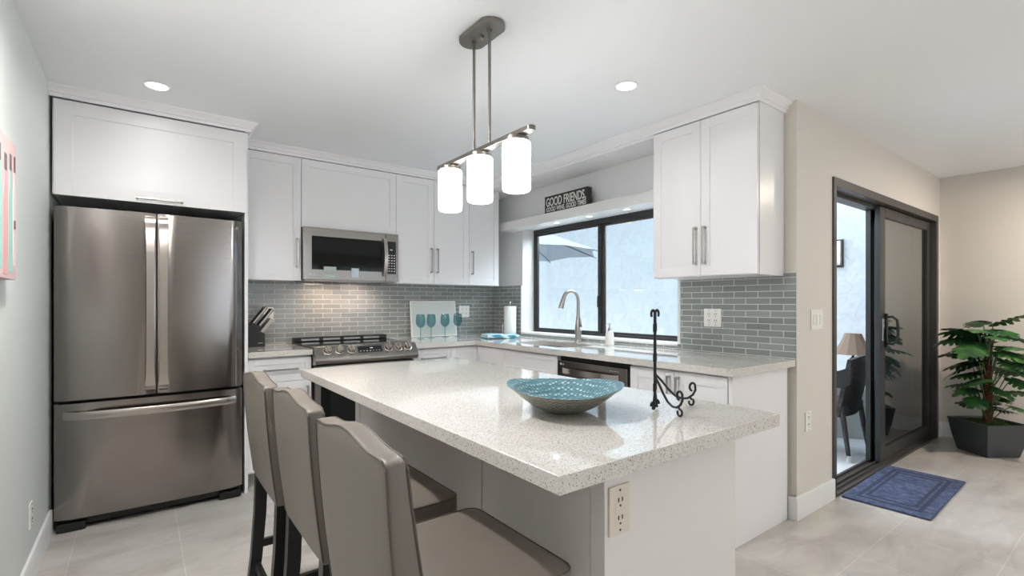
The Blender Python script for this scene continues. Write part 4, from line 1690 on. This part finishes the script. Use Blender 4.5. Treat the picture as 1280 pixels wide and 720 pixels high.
b.sweep([(fx, fy - 0.02, 1.0), (fx - 0.005, fy - 0.034, 1.03), (fx - 0.008, fy - 0.036, 1.07), (fx - 0.010, fy - 0.028, 1.12)], [(-0.008, -0.004), (0.008, -0.004), (0.008, 0.004), (-0.008, 0.004)], up=(0, 1, 0), scales=[1, 1.2, 1, 0.5])
b.build('lever', 'chrome', c)

# soap dispenser
sx, sy = 2.862, 2.56
c = thing('soap_dispenser', (sx, sy, 0.914), 'white soap dispenser with a chrome pump between faucet and window', 'soap dispenser')
MB().lathe([(0.0005, 0.9145), (0.033, 0.9145), (0.035, 0.918), (0.033, 0.98), (0.030, 1.01), (0.022, 1.025), (0.014, 1.03), (0.0005, 1.03)], (sx, sy, 0), 28).build('bottle', 'soap', c)
b = MB()
b.lathe([(0.015, 1.03), (0.015, 1.045), (0.006, 1.048), (0.005, 1.07), (0.010, 1.072), (0.010, 1.084), (0.0005, 1.086)], (sx, sy, 0), 20)
b.tube([(sx, sy, 1.078), (sx - 0.035, sy, 1.078), (sx - 0.042, sy, 1.072)], 0.004, 8)
b.build('pump', 'chrome', c)

# bowl on the island
bx, by = 1.022, 1.095
c = thing('decorative_bowl', (bx, by, 0.914), 'wide teal dotted bowl with a grey-beige outside, on the island top', 'bowl')


def wav(r, z, a):
    k = max(0.0, (z - 0.03) / 0.055)
    a2 = a - radians(-41)
    return r * (1 - 0.012 * k * cos(2 * a2)), z + 0.0085 * k * cos(2 * a2) - 0.0035 * k + 0.001 * k * sin(7 * a)


b = MB()
b.lathe([(0.001, 0.0006), (0.05, 0.0006), (0.060, 0.002), (0.095, 0.018), (0.135, 0.046), (0.160, 0.066), (0.178, 0.078), (0.180, 0.080)], (bx, by, 0.914), 72, wav, cap=False)
b.build('body', 'bowl_out', c, smooth=60)
b = MB()
b.lathe([(0.180, 0.080), (0.176, 0.081), (0.156, 0.070), (0.128, 0.049), (0.088, 0.023), (0.055, 0.009), (0.001, 0.007)], (bx, by, 0.914), 72, wav, cap=False)
b.build('glazed_inside', 'bowl_in', c, smooth=60)

# wrought iron easel
c = thing('display_easel', (1.28, 0.91, 0.914), 'black wrought iron display easel with scrolled feet, empty, on the island top', 'easel')
Z0 = 0.9145
U1, U2 = Vector((1.238, 0.928, 0)), Vector((1.270, 0.950, 0))
G1, G2 = Vector((1.222, 0.828, 0)), Vector((1.389, 0.897, 0))
hv = Vector((0.78, -0.62, 0))
for U, sg in ((U1, -1), (U2, 1)):
    q = MB()
    lat = hv * sg
    pts = []
    for i in range(11):                                        # foot curl
        a = -pi * 0.5 + 2 * pi * 0.82 * (1 - i / 10)
        rr = 0.007 + 0.006 * i / 10
        pts.append(U + lat * (0.006 - 0.006 * cos(a)) * 0.9 + Vector((0, 0, Z0 + 0.0165 + rr * sin(a))))
    pts.append(U + Vector((0, 0, Z0 + 0.05)))
    pts.append(U + Vector((0, 0, Z0 + 0.28)))
    for i in range(1, 11):
        a = pi * 1.25 * i / 10
        pts.append(U + lat * (0.0052 - 0.0052 * cos(a)) + Vector((0, 0, Z0 + 0.292 + 0.012 * sin(a))))
    q.tube(pts, 0.0038, 8)
    for zz in (0.07, 0.16, 0.25):
        q.lathe([(0.001, -0.014), (0.0055, -0.012), (0.0055, 0.012), (0.001, 0.014)], (U.x, U.y, Z0 + zz), 8)
    q.build('upright', 'iron', c, smooth=60)
q = MB()
for zz in (0.10, 0.19):
    q.tube([U1 + Vector((0, 0, Z0 + zz)), U2 + Vector((0, 0, Z0 + zz))], 0.0036, 8)
q.build('crossbar', 'iron', c, smooth=60)
for U, G in ((U1, G1), (U2, G2)):
    dvec = (G - U)
    L = dvec.length
    dvec.normalize()
    q = MB()
    prof = [(0.0, 0.105), (0.16, 0.085), (0.34, 0.058), (0.52, 0.036), (0.70, 0.026), (0.86, 0.026), (1.0, 0.036), (1.07, 0.050)]
    k_ = L
    pts = [U + dvec * (s_ * k_) + Vector((0, 0, Z0 + z_)) for s_, z_ in prof]
    ce = pts[-1] + dvec * -0.011 + Vector((0, 0, 0.004))
    for i in range(1, 11):
        a = 2 * pi * 0.72 * i / 10
        rr = 0.0115 - 0.003 * i / 10
        pts.append(ce + dvec * (rr * cos(a)) + Vector((0, 0, 0.006 + rr * 1.3 * sin(a))))
    q.tube(pts, 0.0036, 8)
    foot = U + dvec * (0.93 * k_)
    pts = [foot + Vector((0, 0, Z0 + 0.030))]
    for i in range(0, 12):
        a = pi * 0.55 - 2 * pi * 0.85 * i / 11
        pts.append(foot + dvec * (0.004 + 0.0085 * cos(a)) + Vector((0, 0, Z0 + 0.0135 + 0.0095 * sin(a))))
    q.tube(pts, 0.0034, 8)
    q.build('support_arm', 'iron', c, smooth=60)

# ------------------------------------------------------------------ rug by the patio door
c = thing('door_rug', (4.045, 1.04, 0), 'blue cotton rug on the floor in front of the patio door', 'rug')
FX = Matrix.Translation((4.048, 1.042, 0)) @ Matrix.Rotation(radians(1.5), 4, 'Z')
b = MB(FX)
b.box(-0.475, -0.228, 0.0008, 0.475, 0.215, 0.013, 0.004)
b.build('pile', 'rug', c)
b = MB(FX)
for k, (ia, ib, w_) in enumerate(((0.07, 0.07, 0.022), (0.135, 0.115, 0.018))):
    x0, x1, y0, y1 = -0.475 + ia, 0.475 - ia, -0.228 + ib * 0.8, 0.215 - ib * 0.8
    b.box(x0, y0, 0.009, x1, y0 + w_, 0.0138)
    b.box(x0, y1 - w_, 0.009, x1, y1, 0.0138)
    b.box(x0, y0 + w_, 0.009, x0 + w_, y1 - w_, 0.0138)
    b.box(x1 - w_, y0 + w_, 0.009, x1, y1 - w_, 0.0138)
b.build('woven_border', 'rug_d', c)

# ------------------------------------------------------------------ potted plant
ppx, ppy = 5.585, 0.885
rot = radians(9)
c = thing('potted_plant', (ppx, ppy, 0), 'bushy split-leaf plant on a brown pole in a tapered charcoal planter by the far wall', 'plant', rz=rot)
FP = Matrix.Translation((ppx, ppy, 0)) @ Matrix.Rotation(rot + pi / 4, 4, 'Z')
b = MB(FP)
ringsP = [(0.128, 0.0005), (0.132, 0.006), (0.157, 0.12), (0.176, 0.258), (0.180, 0.268), (0.167, 0.268), (0.162, 0.258), (0.150, 0.22)]
V, Fc = [], []
for h, z in ringsP:
    V += [(-h, -h, z), (h, -h, z), (h, h, z), (-h, h, z)]
for i in range(len(ringsP) - 1):
    for j in range(4):
        Fc.append((i * 4 + j, i * 4 + (j + 1) % 4, (i + 1) * 4 + (j + 1) % 4, (i + 1) * 4 + j))
Fc += [(3, 2, 1, 0), tuple((len(ringsP) - 1) * 4 + j for j in range(4))]
b.add(V, Fc)
b.build('planter', 'pot', c, smooth=25)
b = MB(FP)
N = 16
V, Fc = [], []
for i in range(N + 1):
    for j in range(N + 1):
        x, y = -0.158 + 0.316 * i / N, -0.158 + 0.316 * j / N
        V.append((x, y, 0.235 + 0.03 * R.random() + 0.015 * max(0, 1 - (x * x + y * y) / 0.02)))
for i in range(N):
    for j in range(N):
        Fc.append((i * (N + 1) + j, (i + 1) * (N + 1) + j, (i + 1) * (N + 1) + j + 1, i * (N + 1) + j + 1))
b.add(V, Fc)
b.build('moss', 'moss', c, smooth=80)
b = MB()
b.tube([(ppx, ppy, 0.22), (ppx + 0.004, ppy, 0.45), (ppx - 0.004, ppy, 0.65), (ppx, ppy, 0.80)], [0.032, 0.030, 0.028, 0.022], 14)
b.build('pole', 'bark', c)


def leaf_outline(n=6):
    """half outline of a deeply cut leaf, tip at u=1."""
    pts = [(0.0, 0.015), (-0.12, 0.10), (-0.14, 0.22)]
    for i in range(n):
        t = i / (n - 1)
        u = -0.04 + 0.80 * t
        wd = 0.50 * sin(pi * (0.26 + 0.66 * t)) + 0.03
        pts.append((u + 0.07, wd * 0.95))
        pts.append((u + 0.155, wd * 0.98))
        if i < n - 1:
            pts.append((u + 0.12, wd * 0.55))
            pts.append((u + 0.085, wd * 0.24))
            pts.append((u + 0.125, wd * 0.40))
    pts.append((1.0, 0.0))
    return pts


LO = leaf_outline()


def add_leaf(mb, base, az, pitch, L, droop, roll):
    mb.M = Matrix.Translation(base) @ Matrix.Rotation(az, 4, 'Z') @ Matrix.Rotation(-pitch, 4, 'Y') @ Matrix.Rotation(roll, 4, 'X')

    def P(u, v):
        return (u * L, v * L * 0.92, -droop * L * (max(u, 0) ** 2) + 0.16 * L * abs(v) - 0.75 * L * v * v)
    for s_ in (1, -1):
        half = [P(u, v * s_) for u, v in LO]
        spine = [P(max(0, min(1, u)), 0) for u, v in LO]
        n_ = len(half)
        mb.add(half + spine, [((i, i + 1, n_ + i + 1, n_ + i) if s_ > 0 else (n_ + i, n_ + i + 1, i + 1, i)) for i in range(n_ - 1)])


b = MB()
sB = MB()
for (zt, cnt, rad, pit, Ln) in ((1.02, 6, 0.07, 0.30, 0.25), (0.95, 9, 0.15, 0.10, 0.25), (0.86, 9, 0.19, -0.05, 0.25), (0.77, 8, 0.17, -0.10, 0.23), (0.67, 7, 0.15, -0.05, 0.22), (0.55, 6, 0.13, 0.0, 0.21), (0.47, 4, 0.15, 0.0, 0.20), (0.36, 5, 0.07, 0.25, 0.14)):
    a0 = R.random() * 2 * pi
    for k in range(cnt):
        az = a0 + 2 * pi * k / cnt + R.uniform(-0.35, 0.35)
        r_ = rad * R.uniform(0.45, 1.2)
        zz = zt + R.uniform(-0.06, 0.05)
        if cos(az) > 0:                                        # keep clear of the far wall
            r_ *= 1 - 0.45 * cos(az)
        if sin(az) > 0:
            r_ *= 1 - 0.25 * sin(az)
        base = (ppx + r_ * cos(az), ppy + r_ * sin(az), zz)
        L_ = Ln * R.uniform(0.75, 1.1)
        if ppx + (r_ + L_) * cos(az) > XF - 0.03:
            L_ = (XF - 0.04 - ppx) / max(0.05, cos(az)) - r_
        if ppy + (r_ + L_) * sin(az) > YD - 0.03:
            L_ = min(L_, (YD - 0.05 - ppy) / max(0.05, sin(az)) - r_)
        L_ = max(L_, 0.11)
        add_leaf(b, base, az, pit + R.uniform(-0.3, 0.22), L_, R.uniform(0.15, 0.5), R.uniform(-0.45, 0.45))
        z_s = max(0.27, min(0.78, zz - 0.26))
        sB.tube([(ppx + 0.02 * cos(az), ppy + 0.02 * sin(az), z_s), (ppx + r_ * 0.6 * cos(az), ppy + r_ * 0.6 * sin(az), (z_s + zz) / 2 + 0.02), base], 0.0035, 6)
b.M = Matrix.Identity(4)
b.build('foliage', 'leaf', c, smooth=40)
sB.build('stems', 'stem', c)

# ------------------------------------------------------------------ patio things
ZP = -0.015
# wicker armchair, its back to the door
ccx, ccy, crot = 4.68, 1.76, radians(2)
c = thing('patio_armchair', (ccx, ccy, ZP), 'dark wicker armchair on the patio just outside the open door', 'chair', rz=crot)
FC = Matrix.Translation((ccx, ccy, ZP)) @ Matrix.Rotation(crot, 4, 'Z')
b = MB(FC)
b.box(-0.235, -0.22, 0.36, 0.235, 0.22, 0.44, 0.02)
b.build('seat', 'wicker', c)
b = MB(FC)
V, Fc = [], []
NX, NZ_ = 12, 10
for side in (0, 1):
    for i in range(NX + 1):
        u = -1 + 2 * i / NX
        for j in range(NZ_ + 1):
            t = j / NZ_
            wd = 0.235 + 0.035 * t
            V.append((u * wd, -0.22 - 0.10 * t + 0.04 * (u * u) + (0.03 if side else 0), 0.34 + t * (0.50 - 0.03 * u * u)))
s_ = NZ_ + 1
bl = (NX + 1) * s_
for side in (0, 1):
    for i in range(NX):
        for j in range(NZ_):
            f_ = (side * bl + i * s_ + j, side * bl + (i + 1) * s_ + j, side * bl + (i + 1) * s_ + j + 1, side * bl + i * s_ + j + 1)
            Fc.append(f_ if side == 0 else f_[::-1])
for i in range(NX):
    Fc.append((i * s_ + NZ_, (i + 1) * s_ + NZ_, bl + (i + 1) * s_ + NZ_, bl + i * s_ + NZ_))
    Fc.append((i * s_, bl + i * s_, bl + (i + 1) * s_, (i + 1) * s_))
for j in range(NZ_):
    Fc.append((j, j + 1, bl + j + 1, bl + j))
    a_ = NX * s_
    Fc.append((a_ + j, bl + a_ + j, bl + a_ + j + 1, a_ + j + 1))
b.add(V, Fc)
b.build('backrest', 'wicker', c, smooth=50)
for s_ in (-1, 1):
    b = MB(FC)
    b.prism([(0, 0)] * 0 or [(-0.24, 0.36), (0.26, 0.36), (0.27, 0.62), (0.20, 0.645), (0.05, 0.66), (-0.12, 0.72), (-0.29, 0.80)], 0, 0.03) if False else None
    m_ = FC @ Matrix(((0, 0, s_, s_ * 0.235), (1, 0, 0, 0), (0, 1, 0, 0), (0, 0, 0, 1)))
    b = MB(m_)
    b.prism([(-0.22, 0.58), (0.24, 0.55), (0.25, 0.61), (0.10, 0.625), (-0.08, 0.66), (-0.28, 0.76), (-0.27, 0.62)], 0.0, 0.035, 0.006)
    b.prism([(0.20, 0.40), (0.245, 0.40), (0.245, 0.56), (0.20, 0.56)], 0.0, 0.032)
    b.build('armrest', 'wicker', c)
    for yy, dy in ((-0.20, -0.05), (0.23, 0.02)):
        b = MB(FC)
        b.tube([(s_ * 0.215, yy, 0.38), (s_ * 0.225, yy + dy * 0.5, 0.2), (s_ * 0.235, yy + dy, 0.03)], [0.021, 0.019, 0.016], 10)
        lg = b.build('leg', 'wicker', c)
        MB(FC).lathe([(0.0165, 0.0005), (0.0165, 0.05)], (s_ * 0.235, yy + dy, 0), 10).build('foot_cap', 'mark', lg)

# table lamp on the planter wall
lx, ly, lz = 5.56, 1.84, 0.4555
c = thing('table_lamp', (lx, ly, lz), 'table lamp with a brown bell shade standing on the patio planter wall', 'lamp')
b = MB()
b.lathe([(0.0005, 0), (0.062, 0), (0.062, 0.012), (0.02, 0.02), (0.016, 0.035)], (lx, ly, lz), 20)
for k in range(6):
    a = 2 * pi * k / 6
    b.tube([(lx + r_ * cos(a), ly + r_ * sin(a), lz + z_) for r_, z_ in ((0.014, 0.03), (0.034, 0.08), (0.046, 0.14), (0.040, 0.19), (0.014, 0.225))], 0.005, 6)
b.lathe([(0.018, 0.22), (0.022, 0.235), (0.03, 0.24), (0.012, 0.255), (0.008, 0.30)], (lx, ly, lz), 16)
b.build('base', 'iron', c)
b = MB()
b.lathe([(0.168, 0.285), (0.150, 0.315), (0.105, 0.40), (0.072, 0.485), (0.068, 0.485), (0.101, 0.40), (0.146, 0.315), (0.164, 0.285)], (lx, ly, lz), 12, closed=True)
b.build('lamp_shade', 'shade', c, smooth=10)

# sconce on the garden wall
c = thing('outdoor_sconce', (6.55, 2.315, 1.66), 'grey box sconce on the stucco garden wall seen through the patio door', 'lamp')
MB().box(6.52, 2.285, 1.68, 6.598, 2.345, 1.97, 0.004).build('housing', 'steel_d', c)
MB().box(6.588, 2.275, 1.66, 6.6, 2.355, 1.99, 0.003).build('backplate', 'bronze', c)

# green mat just outside
b = MB()
b.box(3.60, 1.47, ZP + 0.0005, 4.05, 1.86, ZP + 0.013, 0.003)
tag(b.build('door_mat', 'green_mat'), 'green door mat on the patio tiles outside the open door', 'mat')

# parasol
ux, uy = 4.15, 5.62
c = thing('parasol', (ux, uy, ZP), 'grey parasol standing outside the kitchen window', 'parasol')
b = MB()
V, Fc = [(ux, uy, 2.42)], []
n8 = 8
RU = 1.32
a_off = radians(YAW - 90 + 14)
for k in range(n8):
    a = a_off + 2 * pi * k / n8
    V.append((ux + RU * cos(a), uy + RU * sin(a), 1.93))
    am = a + pi / n8
    V.append((ux + RU * 0.90 * cos(am), uy + RU * 0.90 * sin(am), 1.955))
for k in range(16):
    Fc.append((0, 1 + k, 1 + (k + 1) % 16))
b.add(V, Fc)
ex = bmesh.ops.extrude_face_region(b.bm, geom=list(b.bm.faces))
bmesh.ops.translate(b.bm, verts=[g for g in ex['geom'] if isinstance(g, bmesh.types.BMVert)], vec=(0, 0, -0.006))
b.build('canopy', 'umb', c, smooth=0)
b = MB()
for k in range(n8):
    a = a_off + 2 * pi * k / n8
    b.tube([(ux, uy, 2.39), (ux + RU * 1.03 * cos(a), uy + RU * 1.03 * sin(a), 1.905)], 0.010, 6)
b.build('rib', 'umb_d', c)
MB().tube([(ux, uy, ZP + 0.06), (ux, uy, 2.45)], 0.022, 12).build('pole', 'umb_d', c)
MB().lathe([(0.26, 0.0005), (0.26, 0.04), (0.05, 0.07), (0.04, 0.2)], (ux, uy, ZP), 24).build('base', 'umb_d', c)
